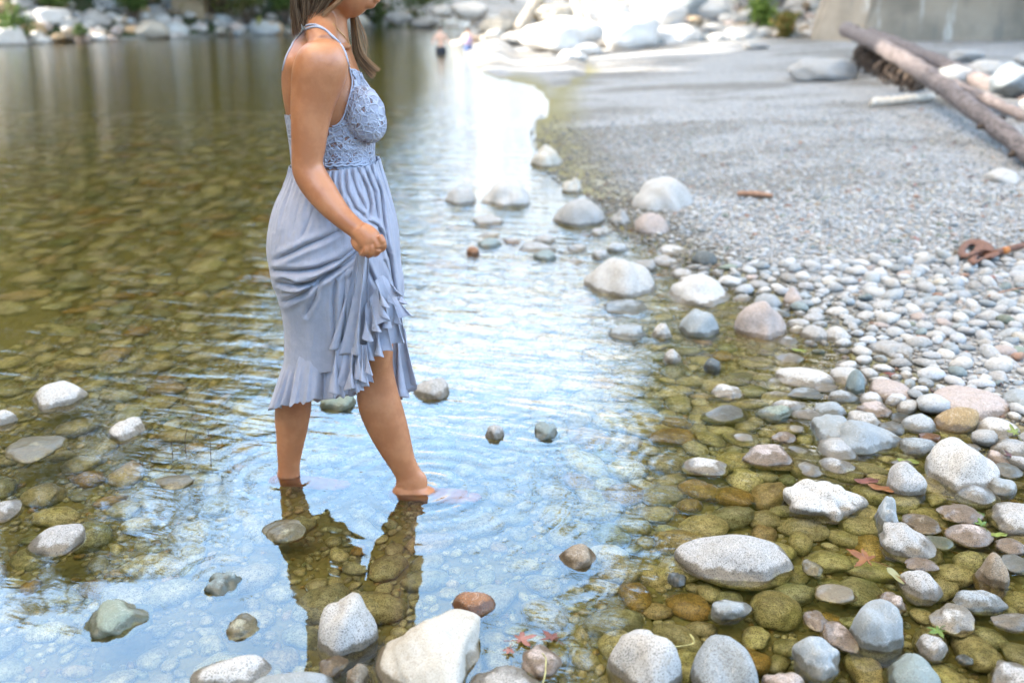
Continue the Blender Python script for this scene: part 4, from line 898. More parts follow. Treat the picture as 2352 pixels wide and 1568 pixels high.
# ---- cloth
m, n, l, b = mat('pale_blue_rayon'); g = NG(m.node_tree); p = g.pos()
we = n.new('ShaderNodeTexWave'); we.wave_type = 'BANDS'; we.bands_direction = 'DIAGONAL'; we.inputs['Scale'].default_value = 260; we.inputs['Distortion'].default_value = 2; l.new(p, we.inputs[0])
crk = g.noise(g.vscale(p, (1, 1, .16)), 150, 4, .6); soft = g.noise(p, 30, 4, .6)
c = g.mix(g.mapr(soft, .35, .65), col4(.43, .435, .515), col4(.375, .385, .465))
c = g.mix(g.mapr(crk, .45, .75, 0, .22), c, col4(.50, .51, .58))
g.put(b.inputs['Base Color'], c); b.inputs['Roughness'].default_value = .82; b.inputs['Sheen Weight'].default_value = .25; b.inputs['Sheen Roughness'].default_value = .5; b.inputs['Specular IOR Level'].default_value = .2
hh_ = g.math('ADD', g.math('MULTIPLY', crk, .8), g.math('ADD', g.math('MULTIPLY', we.outputs[1], .10), g.math('MULTIPLY', soft, 1.3)))
l.new(g.bump(hh_, .55, .004), b.inputs['Normal'])
tr = n.new('ShaderNodeBsdfTranslucent'); tr.inputs['Color'].default_value = (.46, .47, .54, 1); mxs = n.new('ShaderNodeMixShader'); mxs.inputs[0].default_value = .18
l.new(b.outputs[0], mxs.inputs[1]); l.new(tr.outputs[0], mxs.inputs[2]); l.new(mxs.outputs[0], n['Material Output'].inputs['Surface'])
M_CLOTH = m
def polydist(px, py, P):
    """distance to polyline and the parameter along it (0..1), picture units"""
    best = np.full(px.shape, 1e9); tt = np.zeros(px.shape); sd = np.zeros(px.shape); m_ = len(P) - 1
    for i in range(m_):
        (ax, ay), (bx, by) = P[i], P[i + 1]; dx, dy = bx - ax, by - ay
        t = np.clip(((px - ax) * dx + (py - ay) * dy) / (dx * dx + dy * dy), 0, 1); d = np.hypot(px - ax - t * dx, py - ay - t * dy)
        k = d < best; best = np.where(k, d, best); tt = np.where(k, (i + t) / m_, tt); sd = np.where(k, np.sign(dx * (py - ay) - dy * (px - ax)), sd)
    return best, tt, sd
# folds: polyline, depth (m), half width (picture units); a crease with a raised lip on its upper side
FOLDS = [([(775, 532), (740, 550), (700, 566), (655, 588), (636, 596)], .016, 13), ([(817, 568), (780, 597), (732, 617), (685, 624), (632, 622)], .022, 12), ([(819, 580), (775, 615), (707, 652), (670, 657), (642, 650)], .024, 12),
    ([(820, 588), (790, 612), (745, 637), (703, 671), (655, 692)], .022, 13), ([(735, 650), (722, 685), (703, 722)], .012, 12), ([(650, 640), (690, 655), (720, 648)], .012, 9), ([(655, 672), (690, 672), (712, 660)], .012, 8),
    ([(824, 598), (770, 640), (766, 700), (770, 775)], .012, 10), ([(828, 598), (822, 660), (826, 720), (834, 790)], .018, 9), ([(793, 625), (790, 690), (792, 760)], .009, 9), ([(838, 594), (850, 625), (866, 660)], .013, 9),
    ([(790, 388), (797, 440), (815, 478), (842, 502)], .010, 8), ([(804, 386), (820, 440), (840, 480)], .010, 7), ([(820, 385), (842, 430), (852, 470), (848, 500)], .013, 7), ([(836, 383), (860, 440), (868, 500)], .013, 7), ([(850, 380), (875, 440), (884, 520), (895, 575)], .014, 7),
    ([(862, 376), (888, 440), (900, 520), (915, 620)], .010, 7), ([(775, 390), (775, 420), (782, 450)], .008, 7), ([(762, 390), (762, 410), (766, 430)], .007, 6), ([(872, 530), (895, 590), (906, 650), (912, 690)], .020, 9), ([(846, 508), (868, 520), (884, 545), (893, 590)], .012, 8),
    ([(884, 600), (900, 640), (905, 690)], .010, 8), ([(672, 420), (655, 470), (645, 520)], .004, 9), ([(690, 450), (680, 500), (672, 540)], .004, 10), ([(720, 480), (705, 520), (690, 550)], .004, 10), ([(650, 430), (634, 480), (628, 530)], .004, 8)]
def fold_off(px, py):
    o = np.zeros(px.shape)
    for P, A, w in FOLDS:
        d, t, sd = polydist(px, py, P); env = np.sin(np.pi * np.clip(t, .06, .94))**.45
        A = A * 1.15
        o = o - A * env * np.exp(-(d / (w * .42))) + .50 * A * env * np.exp(-((d - w * .9) / (w * .62))**2) * np.where(sd < 0, 1, .7)
    return o
def skirt_surface(S, nt, na, extra=None):
    Q = catmull(S, nt); th = np.linspace(0, 2 * np.pi, na, endpoint=False); v = []
    for i, (lx, ly, rx, ry, yc, dy) in enumerate(Q):
        a = np.array(V(lx, ly, WY + yc)); b_ = np.array(V(rx, ry, WY + yc)); ct, st = np.cos(th), np.sin(th)
        st2 = np.sign(st) * np.abs(st)**.9
        v.append((a + b_) / 2 + ct[:, None] * (b_ - a) / 2 + st2[:, None] * np.array([0, dy, 0]))
    v = np.array(v); x, y, z = v[..., 0], v[..., 1], v[..., 2]
    px, py = proj(x, y, z); near = np.clip((np.sin(-th))[None, :] * 3, 0, 1) * np.ones((nt, 1)); o = fold_off(px, py)
    tt = np.linspace(0, 1, nt)[:, None]
    fine = .0035 * np.sin(th * 46 + 2 * np.sin(tt * 9)) * np.exp(-tt * 5) + .0016 * np.sin(px * .11 + py * .03 + 2 * np.sin(py * .02)) * (1 - np.exp(-tt * 6))
    farf = (1 - near) * .008 * np.sin(th * 17 + 3 * tt)
    d_ = (o * near + fine + farf); nx = np.cos(th)[None, :] * .35; ny = np.where(np.sin(th) < 0, -1, 1)[None, :] * .93
    v[..., 0] += d_ * nx; v[..., 1] += d_ * ny
    return v.reshape(-1, 3), grid_faces(nt, na, True)
SK = [(668, 378, 870, 368, 0, .134), (664, 396, 874, 386, 0, .142), (653, 425, 884, 415, 0, .155), (637, 462, 896, 458, 0, .172), (624, 512, 908, 508, -.003, .188), (620, 562, 914, 560, -.006, .196), (627, 612, 919, 612, -.006, .196), (638, 655, 925, 655, -.004, .188), (650, 695, 924, 690, 0, .178),
    (657, 735, 912, 722, 0, .165), (659, 775, 902, 752, 0, .155), (658, 812, 893, 775, 0, .148), (656, 834, 888, 790, 0, .145)]
v, f = skirt_surface(SK, 300, 560)
dress = wpart('dress_skirt', v, f, M_CLOTH)
def solid(o, t=.0012):
    md = o.modifiers.new('thick', 'SOLIDIFY'); md.thickness = t; md.offset = 0
solid(dress)
def strip(name, top, bot, y0, y1, pleats, amp, nu=160, nv=46, curl=.0, seed=0, tilt=0., edge=.0, phase=0.):
    """pleated cloth between two picture polylines; y0/y1 depth (relative to the woman) at top and bottom, given as scalar or list along u"""
    rng = np.random.default_rng(seed + 40); T = spline(np.array(top, float), nu); B_ = spline(np.array(bot, float), nu)
    if pleats > 2:
        u_ = np.linspace(0, 1, nu); ph = rng.uniform(0, 6)
        B_[:, 1] += edge * (np.sin(u_ * pleats * 6.28 + ph) + .5 * np.sin(u_ * pleats * 13.1 + 1))
    yt = np.interp(np.linspace(0, 1, nu), np.linspace(0, 1, len(np.atleast_1d(y0))), np.atleast_1d(y0)); yb = np.interp(np.linspace(0, 1, nu), np.linspace(0, 1, len(np.atleast_1d(y1))), np.atleast_1d(y1))
    warp = np.cumsum(rng.uniform(.5, 1.5, nu)); warp = (warp - warp[0]) / (warp[-1] - warp[0]); u = np.linspace(0, 1, nu) * .5 + warp * .5
    out_ = np.zeros((nv, nu, 3)); amp = amp * 1.35
    for j in range(nv):
        t = j / (nv - 1); P = T * (1 - t) + B_ * t; am = amp * (.18 + .82 * t**.8); a_ = u * pleats * 2 * np.pi + phase
        w_ = (np.sin(a_ + .5 * np.sin(a_)) + .3 * np.sin(1.7 * a_ + 3 * t + seed) * t) * (.65 + .5 * np.sin(.43 * a_ + seed)) + .4 * np.sin(.5 * a_ + 2 * t)
        y = WY + yt * (1 - t) + yb * t - am * w_ - curl * t * t
        dx = 1000 * am * .95 * np.cos(a_ + .3) * t; P = P.copy(); P[:, 1] += (edge + 2.2) * t * t * np.sin(a_ + .4)
        for i in range(nu):
            q_ = V(P[i, 0] + dx[i], P[i, 1], y[i]); out_[j, i] = q_
    o = wpart(name, out_.reshape(-1, 3), grid_faces(nv, nu), M_CLOTH); solid(o); return o
# hem ruffle all round the lower left
def ring_ruffle(name, cx, hw, yt_l, yt_r, yb_l, yb_r, dyt, dyb, hwb, cxb, pleats, amp, seed):
    na_, nv = 420, 44; rng = np.random.default_rng(seed); th = np.linspace(0, 2 * np.pi, na_, endpoint=False); out_ = []
    wv_ = th + .10 * np.sin(3 * th + 1) + .06 * np.sin(7 * th)
    for j in range(nv):
        t = j / (nv - 1); am = amp * (.15 + .85 * t); c_ = cx * (1 - t) + cxb * t; h_ = hw * (1 - t) + hwb * t; dy = dyt * (1 - t) + dyb * t
        a_ = wv_ * pleats; w_ = np.sin(a_ + .6 * np.sin(a_)) + .3 * np.sin(2.4 * a_ + 2 * t)
        row = []
        for i in range(na_):
            k = (1 + math.cos(th[i])) / 2; y_t = yt_l * (1 - k) + yt_r * k; y_b = yb_l * (1 - k) + yb_r * k + 3.0 * math.sin(a_[i] + 1) + 2 * math.sin(a_[i] * 2.3)
            r_ = 1 + am * w_[i] * (.7 + .5 * math.sin(th[i] * 5 + 1)) / .12
            row.append(V(c_ + h_ * math.cos(th[i]) * r_, y_t * (1 - t) + y_b * t, WY + dy * math.sin(th[i]) * r_))
        out_ += [list(q_) for q_ in row]
    o = wpart(name, np.array(out_), grid_faces(nv, na_, True), M_CLOTH); solid(o); return o
ring_ruffle('hem_ruffle', 722, 68, 826, 778, 938, 905, .138, .158, 95, 716, 15, .0135, 3)
# gathered panel falling from the hand, with its own frilled ends
strip('gathered_panel', [(820, 577), (828, 583), (838, 586), (848, 586)], [(765, 800), (785, 812), (815, 815), (842, 800)], [-.195, -.205, -.21, -.20], [-.165, -.178, -.18, -.17], 3.2, .012, seed=1)
strip('panel_frill', [(770, 770), (790, 792), (815, 800), (835, 790)], [(766, 903), (784, 884), (806, 892), (822, 884)], [-.172, -.176, -.18, -.17], [-.180, -.190, -.19, -.18], 3.6, .014, seed=2, edge=3)
strip('frill', [(818, 800), (828, 798), (838, 792)], [(814, 898), (830, 893), (846, 878)], -.182, -.192, 3, .010, nu=90, seed=3, edge=3)
strip('frill', [(822, 786), (832, 792), (842, 792)], [(822, 866), (834, 872), (850, 852)], -.19, -.205, 2.4, .009, nu=80, seed=4, edge=2)
# cascade of ruffles on the right
strip('ruffle', [(840, 735), (862, 725), (885, 712), (905, 700)], [(846, 826), (868, 818), (890, 803), (917, 786)], [-.165, -.17, -.16, -.13], [-.178, -.185, -.175, -.14], 3.1, .012, seed=5, edge=2)
strip('ruffle', [(836, 706), (846, 690), (858, 672), (868, 658)], [(842, 782), (858, 764), (877, 746), (888, 712)], [-.18, -.185, -.19, -.19], [-.195, -.205, -.205, -.20], 2.6, .013, seed=6, edge=2)
strip('ruffle', [(880, 660), (892, 668), (902, 676), (910, 684)], [(886, 752), (902, 750), (920, 738), (935, 724)], [-.17, -.165, -.15, -.13], [-.185, -.18, -.165, -.14], 2.1, .012, nu=110, seed=7, edge=2)
strip('ruffle', [(860, 646), (872, 636), (882, 634), (900, 655)], [(882, 702), (894, 700), (905, 690), (913, 668)], [-.192, -.19, -.18, -.16], [-.205, -.20, -.19, -.165], 2.3, .011, nu=120, seed=8, edge=2)
strip('ruffle', [(904, 655), (912, 668), (918, 680)], [(912, 716), (922, 700), (930, 690)], -.12, -.13, 1.6, .010, nu=80, seed=9)
# long tail of cloth in front of the knee, far side
strip('skirt_tail', [(882, 692), (898, 692), (910, 698), (920, 708)], [(906, 905), (915, 912), (930, 905), (944, 880)], [-.03, -.04, -.03, .0], [.01, .0, .0, .03], 2.2, .014, seed=10)
strip('skirt_tail', [(896, 742), (908, 745), (922, 748), (930, 755)], [(908, 916), (922, 913), (935, 902), (951, 862)], [.03, .03, .03, .03], [.05, .05, .05, .05], 2.6, .014, seed=11)
# ---- lace bodice taken from the body surface
def inpoly(x, y, P):
    r_ = np.zeros(x.shape, bool); m_ = len(P)
    for i in range(m_):
        (ax, ay), (bx, by) = P[i], P[(i + 1) % m_]
        k = ((ay > y) != (by > y)) & (x < (bx - ax) * (y - ay) / (by - ay + 1e-12) + ax); r_ ^= k
    return r_
LACE = [(803, 158), (820, 163), (836, 173), (851, 200), (866, 222), (878, 240), (905, 250), (905, 390), (640, 392), (640, 262), (672, 262), (690, 285), (762, 292), (792, 270), (806, 222), (810, 190)]
bv = np.array([v_.co[:] for v_ in bme.vertices]); bn_ = np.array([v_.normal[:] for v_ in bme.vertices]); qx, qy = proj(bv[:, 0], bv[:, 1], bv[:, 2])
sel = inpoly(qx, qy, LACE) & ~((bv[:, 1] < WY - .118) & (qx < 775) & (qy > 0)) & (bv[:, 1] < WY + .13)
sel &= ~((np.abs(bv[:, 1] - WY - YA) < .062) & (qx < 755) & (bv[:, 1] < WY - .105))
idx = -np.ones(len(bv), int); idx[sel] = np.arange(sel.sum())
pf = np.array([list(p_.vertices) for p_ in bme.polygons if len(p_.vertices) == 4]); pf = idx[pf]; pf = pf[(pf >= 0).all(1)]
m, n, l, b = mat('crochet_lace'); g = NG(m.node_tree); p = g.pos()
q = g.noise(p, 7, 2, .5, out=1); wp = n.new('ShaderNodeVectorMath'); wp.operation = 'MULTIPLY_ADD'; l.new(q, wp.inputs[0]); wp.inputs[1].default_value = (.06, .06, .06); l.new(p, wp.inputs[2])
e1 = g.vor(wp.outputs[0], 62, 'DISTANCE_TO_EDGE'); e2 = g.vor(wp.outputs[0], 170, 'DISTANCE_TO_EDGE'); cellr = g.sep(g.vor(wp.outputs[0], 62, out=1))[0]
z = g.sep(p)[2]
open_cell = g.math('GREATER_THAN', cellr, .70)
cord = g.mapr(e1, .10, .16, 1, 0); net = g.mapr(e2, .06, .10, 1, 0)
hole = g.math('MULTIPLY', g.math('MULTIPLY', open_cell, g.math('SUBTRACT', 1, cord)), g.math('SUBTRACT', 1, g.math('MULTIPLY', net, .75)))
g.put(b.inputs['Base Color'], g.mix(cord, col4(.33, .345, .43), col4(.43, .45, .54))); b.inputs['Roughness'].default_value = .85
l.new(g.bump(g.math('ADD', g.math('MULTIPLY', g.mapr(e1, .0, .22, 1, 0), 1.), g.math('MULTIPLY', net, .35)), .9, .004), b.inputs['Normal'])
tp_ = n.new('ShaderNodeBsdfTransparent'); mxs = n.new('ShaderNodeMixShader'); g.put(mxs.inputs[0], g.math('MULTIPLY', hole, .92)); l.new(b.outputs[0], mxs.inputs[1]); l.new(tp_.outputs[0], mxs.inputs[2]); l.new(mxs.outputs[0], n['Material Output'].inputs['Surface'])
M_LACE = m
lace = wpart('lace_bodice', bv[sel] + bn_[sel] * .0045, pf, M_LACE)
# scalloped cords on the lace: raised loops and flower outlines
M_CORD = simple('lace_cord', (.41, .43, .51), .85, 40, None, (.37, .385, .465))
cm = MB()
def cord(P, r_=.0011, off=.0056):
    pts = []
    for (a_, c_) in P:
        h_ = onbody(a_, c_, off)
        if h_ is not None: pts.append(h_)
    if len(pts) > 3: cm.add(*tube(pts, r_, 6))
def loop(cx, cy, rx, ry, a0=0., r_=.0011, lobes=0, la=0.):
    t = np.linspace(0, 2 * np.pi, 26); k = 1 + la * np.cos(lobes * t)
    x, y = rx * np.cos(t) * k, ry * np.sin(t) * k; cord([(cx + x_ * math.cos(a0) - y_ * math.sin(a0), cy + x_ * math.sin(a0) + y_ * math.cos(a0)) for x_, y_ in zip(x, y)], r_)
cord(spline(np.array([(803, 160), (815, 161), (822, 167), (834, 172), (840, 186), (851, 200), (856, 212), (868, 220), (875, 236), (881, 248)], float), 40), .0024)
cord(spline(np.array([(804, 162), (809, 190), (803, 222), (789, 268), (776, 286), (763, 291)], float), 40), .0024)
for (a_, b_, c_, d_, e_) in [(822, 190, 7, 10, .2), (833, 215, 5, 13, .3), (845, 245, 6, 13, 0), (838, 292, 5, 9, .2), (853, 290, 5, 8, -.2), (800, 303, 13, 10, .5), (801, 304, 5, 7, .3), (845, 325, 7, 10, -.4), (830, 327, 8, 10, .3), (862, 308, 5, 8, 0), (813, 245, 4, 15, .25), (820, 275, 5, 10, .2), (866, 262, 4, 10, -.1),
        (782, 315, 7, 6, 0), (806, 335, 9, 5, .2), (870, 285, 4, 9, 0), (853, 268, 5, 5, 0)]: loop(a_, b_, c_, d_, e_)
for x_ in np.arange(758, 872, 15): loop(x_, 352 - (x_ - 758) * .03, 6, 7, .3); loop(x_ + 6, 366, 5, 4, 0)
cord([(x_, 344 + 2.5 * math.sin(x_ * .42) - (x_ - 750) * .04) for x_ in range(748, 872, 2)], .002)
cord([(x_, 380 + 3.5 * abs(math.sin(x_ * .16)) - (x_ - 750) * .04) for x_ in range(746, 876, 2)], .0028)
cord([(x_, 374 + 3.5 * abs(math.sin(x_ * .16 + 1)) - (x_ - 750) * .04) for x_ in range(746, 876, 2)], .002)
wpart('lace_cords', *tri(cm), M_CORD)
# straps and necklace
def line_on(name, P, r_, material, off=.0025, n_=60):
    pts = [h_ for h_ in (onbody(a_, c_, off) for a_, c_ in spline(np.array(P, float), n_)) if h_ is not None]
    return wpart(name, *tube(pts, r_, 8), material)
line_on('strap', [(649, 162), (657, 132), (669, 108), (681, 84), (695, 72), (711, 64), (729, 62), (747, 69), (762, 83), (778, 97), (790, 115), (797, 135), (803, 160)], .0028, M_CORD)
line_on('strap', [(684, 72), (704, 59), (723, 57), (737, 62), (751, 71), (765, 84), (779, 97)], .0024, M_CORD)
M_GOLD = simple('gold_chain', (.75, .5, .2), .3); M_GOLD.node_tree.nodes['Principled BSDF'].inputs['Metallic'].default_value = 1
line_on('necklace', [(765, 55), (780, 72), (797, 92), (808, 112), (820, 132), (832, 150), (840, 165)], .0009, M_GOLD, .0018)
# ---- hair
m, n, l, b = mat('light_brown_hair'); g = NG(m.node_tree); at = n.new('ShaderNodeAttribute'); at.attribute_name = 'col'; l.new(at.outputs['Color'], b.inputs['Base Color']); b.inputs['Roughness'].default_value = .5; b.inputs['Specular IOR Level'].default_value = .25
M_HAIR = m
hr = np.random.default_rng(5)
def lock(name, guides, n_, spread, r_, ca, cb, yoff):
    mb = MB(); Gd = [spline(np.array(q_, float), 16) for q_ in guides]
    for i in range(n_):
        t = hr.uniform(0, len(Gd) - 1); a_ = int(min(t, len(Gd) - 2)); u = t - a_
        P = Gd[a_] * (1 - u) + Gd[a_ + 1] * u; ph = hr.uniform(0, 6); w_ = np.linspace(0, 1, 16); yo = hr.uniform(*yoff)
        P = P + np.c_[spread * (w_ + .2) * hr.normal() + 1.5 * w_ * np.sin(w_ * 6 + ph), spread * .5 * w_ * hr.normal() * np.ones(16)]
        if hr.random() < .5: P = P[:int(hr.uniform(11, 16))]
        pts = [V(x_, y_, WY + yo + .006 * math.sin(3 * k_ + ph) * k_) for (x_, y_), k_ in zip(P, w_)]
        rad = r_ * np.linspace(1, .35, len(pts)); tt = hr.uniform(0, 1)
        lig = np.linspace(0, 1, len(pts)); base = np.array(ca) * (1 - tt) + np.array(cb) * tt
        v, f = tube(pts, rad, 5, None, False); mb.add(v, f, base * (.85 + .5 * np.repeat(lig, 5)[:, None]))
    return link(name, mb.mesh(name), M_HAIR, woman)
DK, LT = (.045, .022, .010), (.20, .10, .042)
lock('hair', [[(700, -120), (672, -60), (668, 0), (670, 40), (676, 84)], [(720, -140), (690, -60), (684, 0), (690, 35), (698, 60)], [(740, -150), (715, -70), (706, -10), (704, 25), (701, 58)], [(760, -150), (740, -70), (733, -15), (724, 15), (706, 50)], [(780, -150), (765, -80), (758, -30), (745, 5), (716, 44)], [(800, -140), (790, -90), (778, -40), (762, 0), (738, 32)]], 620, 2.2, .0016, DK, (.15, .095, .055), (-.09, .05))
lock('hair', [[(810, -120), (800, -60), (788, -15), (768, 8), (735, 36)], [(815, -110), (806, -55), (794, -10), (772, 14), (742, 40)]], 60, 2., .0013, LT, (.26, .15, .08), (-.10, -.075))
lock('hair', [[(672, -60), (669, 0), (671, 45), (674, 88)], [(684, -60), (680, 0), (680, 40), (679, 78)], [(694, -60), (692, 0), (693, 40), (690, 72)]], 60, 3., .0013, (.1, .07, .05), LT, (-.07, -.02))
lock('hair', [[(800, -20), (815, 35), (822, 75), (830, 115), (850, 140), (870, 158)], [(798, -20), (810, 40), (816, 80), (824, 125), (845, 155), (862, 166)], [(796, -20), (806, 40), (811, 90), (818, 130), (836, 160), (854, 182)]], 300, 2.6, .0013, (.09, .055, .03), (.32, .175, .08), (.03, .085))
lock('hair', [[(805, -20), (822, 40), (836, 70), (842, 95), (838, 120)], [(802, -20), (815, 40), (826, 80), (834, 110), (846, 138)]], 26, 2.5, .0010, LT, (.38, .24, .14), (.05, .09))
v, f = ICO[4]; qv = v * [.106, .086, .112]; qv = qv[:, :] + np.array(V(752, -84, WY)); keep = qv[:, 0] < V(800, -60, WY).x
ff2 = f[keep[f].all(1)]; wpart('hair_cap', qv, ff2, M_HAIR, np.array(DK))
# ---------------------------------------------------------------- leaves, twigs, rusty eye bolt
ALLO = [o for o in COL.objects if o.type == 'MESH' and (o.name.startswith('river_stone'))]
def leafmat(name, c, c2): 
    m_ = simple(name, c, .55, 60, .001, c2); return m_
M_L = {'orange': leafmat('orange_leaf', (0.214, 0.093, 0.032), (0.165, 0.060, 0.024)), 'yellow': leafmat('pale_yellow_leaf', (0.246, 0.238, 0.133), (0.205, 0.205, 0.093)), 'green': leafmat('green_leaf', (0.101, 0.157, 0.028), (0.073, 0.125, 0.024)),
       'lime': leafmat('lime_leaf', (0.181, 0.214, 0.041), (0.133, 0.157, 0.032)), 'red': leafmat('red_brown_leaf', (0.173, 0.060, 0.044), (0.113, 0.041, 0.032)), 'dark': leafmat('dark_red_leaf', (0.076, 0.026, 0.026), (0.052, 0.024, 0.024)), 'pink': leafmat('salmon_leaf', (0.262, 0.113, 0.085), (0.205, 0.081, 0.060))}
def outline(kind, rng):
    if kind == 'maple':
        pts = []
        for i, (a_, L_) in enumerate([(-128, .55), (-64, .92), (0, 1.08), (64, .92), (128, .55)]):
            for da, k in ((-27, .40), (-16, .60), (-13, .74), (-5, .80), (0, 1.0), (6, .78), (14, .72), (17, .58), (27, .40)):
                r_ = L_ * k * rng.uniform(.93, 1.07); t = R(a_ + da); pts.append((r_ * math.sin(t), r_ * math.cos(t)))
        pts.append((0, -.12)); return pts
    t = np.linspace(0, 2 * np.pi, 22, endpoint=False); return [(.42 * math.sin(q_) * (1 + .1 * rng.normal() * .6), math.cos(q_) * (1 + .06 * rng.normal())) for q_ in t]
def leaf(px, py, size, colr, kind, label, rot=0., z=None, tilt=(0, 0), curl=.25, cat='leaf', group=None, sub=0):
    rng = np.random.default_rng(int(px * 3 + py)); g0 = G(px, py, z or .006); dep = g0.y * CP + CAM_H * SP; s_ = size * dep / FPX / 2
    P = outline(kind, rng); vv = [(0, 0, 0)]; K = 4
    for k in range(1, K + 1):
        for (x_, y_) in P:
            q_ = k / K; rr_ = q_; vv.append((x_ * rr_, y_ * rr_, curl * .5 * (q_**2) * (.5 + .5 * math.sin(3 * math.atan2(x_, y_) + 1)) - .06 * abs(x_) * q_))
    n_ = len(P); F = []
    tris = [(0, 1 + i, 1 + (i + 1) % n_) for i in range(n_)]
    for k in range(1, K):
        for i in range(n_): a_ = 1 + (k - 1) * n_; b_ = 1 + k * n_; j = (i + 1) % n_; tris += [(a_ + i, b_ + i, b_ + j), (a_ + i, b_ + j, a_ + j)]
    v = np.array(vv) * s_; M_ = Matrix.Rotation(R(rot), 3, 'Z') @ Matrix.Rotation(R(tilt[0]), 3, 'X') @ Matrix.Rotation(R(tilt[1]), 3, 'Y'); v = v @ np.array(M_).T
    o = link('fallen_leaf', npmesh('fallen_leaf', v, np.array(tris)), M_L[colr]); o.location = g0 + Vector((0, 0, -v[:, 2].min() * .6)); md = o.modifiers.new('t', 'SOLIDIFY'); md.thickness = .0006
    tag(o, label, cat, group)
    st, fs = tube([(0, 0, 0), (.1 * s_, -.5 * s_, .06 * s_), (.05 * s_, -1.1 * s_, .12 * s_)], [.0011, .0009, .0008], 5, 7); st = st @ np.array(M_).T
    link('stalk', npmesh('stalk', st, fs), M_L['orange'] if colr in ('orange', 'yellow') else M_L[colr]).parent = o
    return o
leaf(1990, 1287, 92, 'orange', 'maple', 'crisp orange maple leaf lying on the rusty brown stone', 60, .016, (10, -8), .35)
leaf(2057, 1322, 62, 'yellow', 'oval', 'pale yellow rounded leaf beside the orange maple leaf', 15, .012, (4, 10), .15)
leaf(1196, 1468, 76, 'pink', 'maple', 'salmon red maple leaf floating above the striped stone', -75, .005, (0, 0), .2)
leaf(1268, 1468, 66, 'red', 'maple', 'darker red brown maple leaf right of the salmon one', 40, .007, (0, 6), .3)
leaf(1170, 1492, 40, 'pink', 'maple', 'small torn salmon leaf at the tip of the cream boulder', 160, .005)
leaf(2330, 995, 46, 'lime', 'maple', 'yellow green leaf stuck on the right end of the white oval stone', 20, .05, (35, 0), .2)
leaf(2085, 1060, 50, 'lime', 'oval', 'lime leaf floating in front of the big blue angular boulder', 75, .004)
leaf(2235, 1180, 48, 'green', 'oval', 'green leaf half sunken right of the pink brown stone', 80, .004)
leaf(2255, 1205, 40, 'green', 'maple', 'small green lobed leaf beside the large right edge stone', 10, .02, (20, 0))
leaf(2292, 1228, 42, 'lime', 'oval', 'lime leaf tucked under the large right edge stone', 90, .004)
leaf(2155, 1448, 62, 'green', 'maple', 'green maple leaf sunken at the foot of the pale polygonal stone', 120, .002)
leaf(1990, 1105, 60, 'red', 'oval', 'brown red leaf floating left of the grey leaning stone', 95, .004)
leaf(2025, 1122, 60, 'orange', 'oval', 'long tan leaf between the craggy boulder and the grey leaning stone', 60, .003)
leaf(2320, 1048, 40, 'dark', 'maple', 'dark red leaf at the right edge under the white oval stone', 30, .02, (20, 10))
leaf(2150, 900, 40, 'dark', 'oval', 'dark red leaf left of the broad shoreline boulder', 10, .01)
leaf(1835, 745 + 60, 34, 'lime', 'oval', 'small olive leaf at the waterline below the white oval cobble', 70, .006)
leaf(2050, 860, 46, 'red', 'maple', 'red brown leaf lying on wet sand above the smooth pinkish oval stone', 80, .012)
for i, (x_, y_, s_, c_, lb) in enumerate([(2268, 482, 38, 'red', 'curled rusty leaf on the gravel at the right'), (2205, 432, 20, 'red', 'small red leaf on the gravel above the curled rusty one'), (1870, 463, 18, 'orange', 'small orange leaf on the gravel right of the short stick'),
        (1965, 505, 16, 'orange', 'tiny orange leaf in the middle of the gravel bar'), (2230, 408, 26, 'red', 'thin rusty leaf below the flat white stone'), (1945, 582, 20, 'pink', 'reddish chip on the pebbles in the middle of the bar'),
        (2190, 330, 26, 'dark', 'dark leaf standing on the gravel in front of the long log'), (1955, 300, 16, 'orange', 'tiny orange leaf on the far gravel left of the bleached stick'), (2115, 252, 16, 'orange', 'tiny orange leaf right below the bleached stick'), (1838, 330, 20, 'orange', 'faint tan leaf on the fine gravel beyond the short stick')]):
    leaf(x_, y_, s_, c_, 'oval' if i % 2 else 'maple', lb, 37 * i, float(height(*G(x_, y_, .2)[:2])) + .012, (12, 8), .4)
def stick(P, r_, material, label, name='twig', cat='twig'):
    pts = []
    for (x_, y_, zz) in P:
        q_ = G(x_, y_, zz); q_ = G(x_, y_, max(float(height(q_.x, q_.y)), 0) + zz); pts.append(q_)
    v, f = tube([list(q_) for q_ in pts], r_, 7, 14); v = v + np.random.default_rng(len(label)).normal(size=v.shape) * .0006; o = link(name, npmesh(name, v, f), material); tag(o, label, cat); return o
M_STK = simple('brown_stick', (.34, .20, .13), .8, 40, .002, (.25, .14, .09)); M_GRASS = simple('dry_grass', (.45, .42, .18), .7)
stick([(1695, 445, .02), (1735, 446, .022), (1775, 450, .02)], [.018, .022, .014], M_STK, 'short thick reddish stick lying on the gravel bar')
stick([(2270, 680, .02), (2310, 668, .022), (2352, 660, .02)], [.004, .004, .003], M_STK, 'thin tan twig on the pebbles near the right edge')
stick([(1235, 1582, .01), (1250, 1560, .03), (1254, 1515, .035), (1246, 1500, .03)], .0014, M_GRASS, 'thin bent green stalk rising beside the striped stone')
stick([(1500, 1490, .004), (1590, 1478, .02), (1584, 1455, .03)], .0013, M_GRASS, 'thin curved stalk between the two round bottom boulders')
stick([(428, 1050, .0), (425, 1010, .04), (430, 985, .05)], .0008, M_ROOT, 'thin dark stem poking out of the water left of the back leg')
stick([(485, 1072, .0), (483, 1020, .05), (478, 990, .07)], .0008, M_ROOT, 'longer thin dark stem nearest to the back leg')
stick([(398, 1062, .0), (396, 1040, .02), (393, 1015, .04)], .0007, M_ROOT, 'short thin dark stem left of the other two')
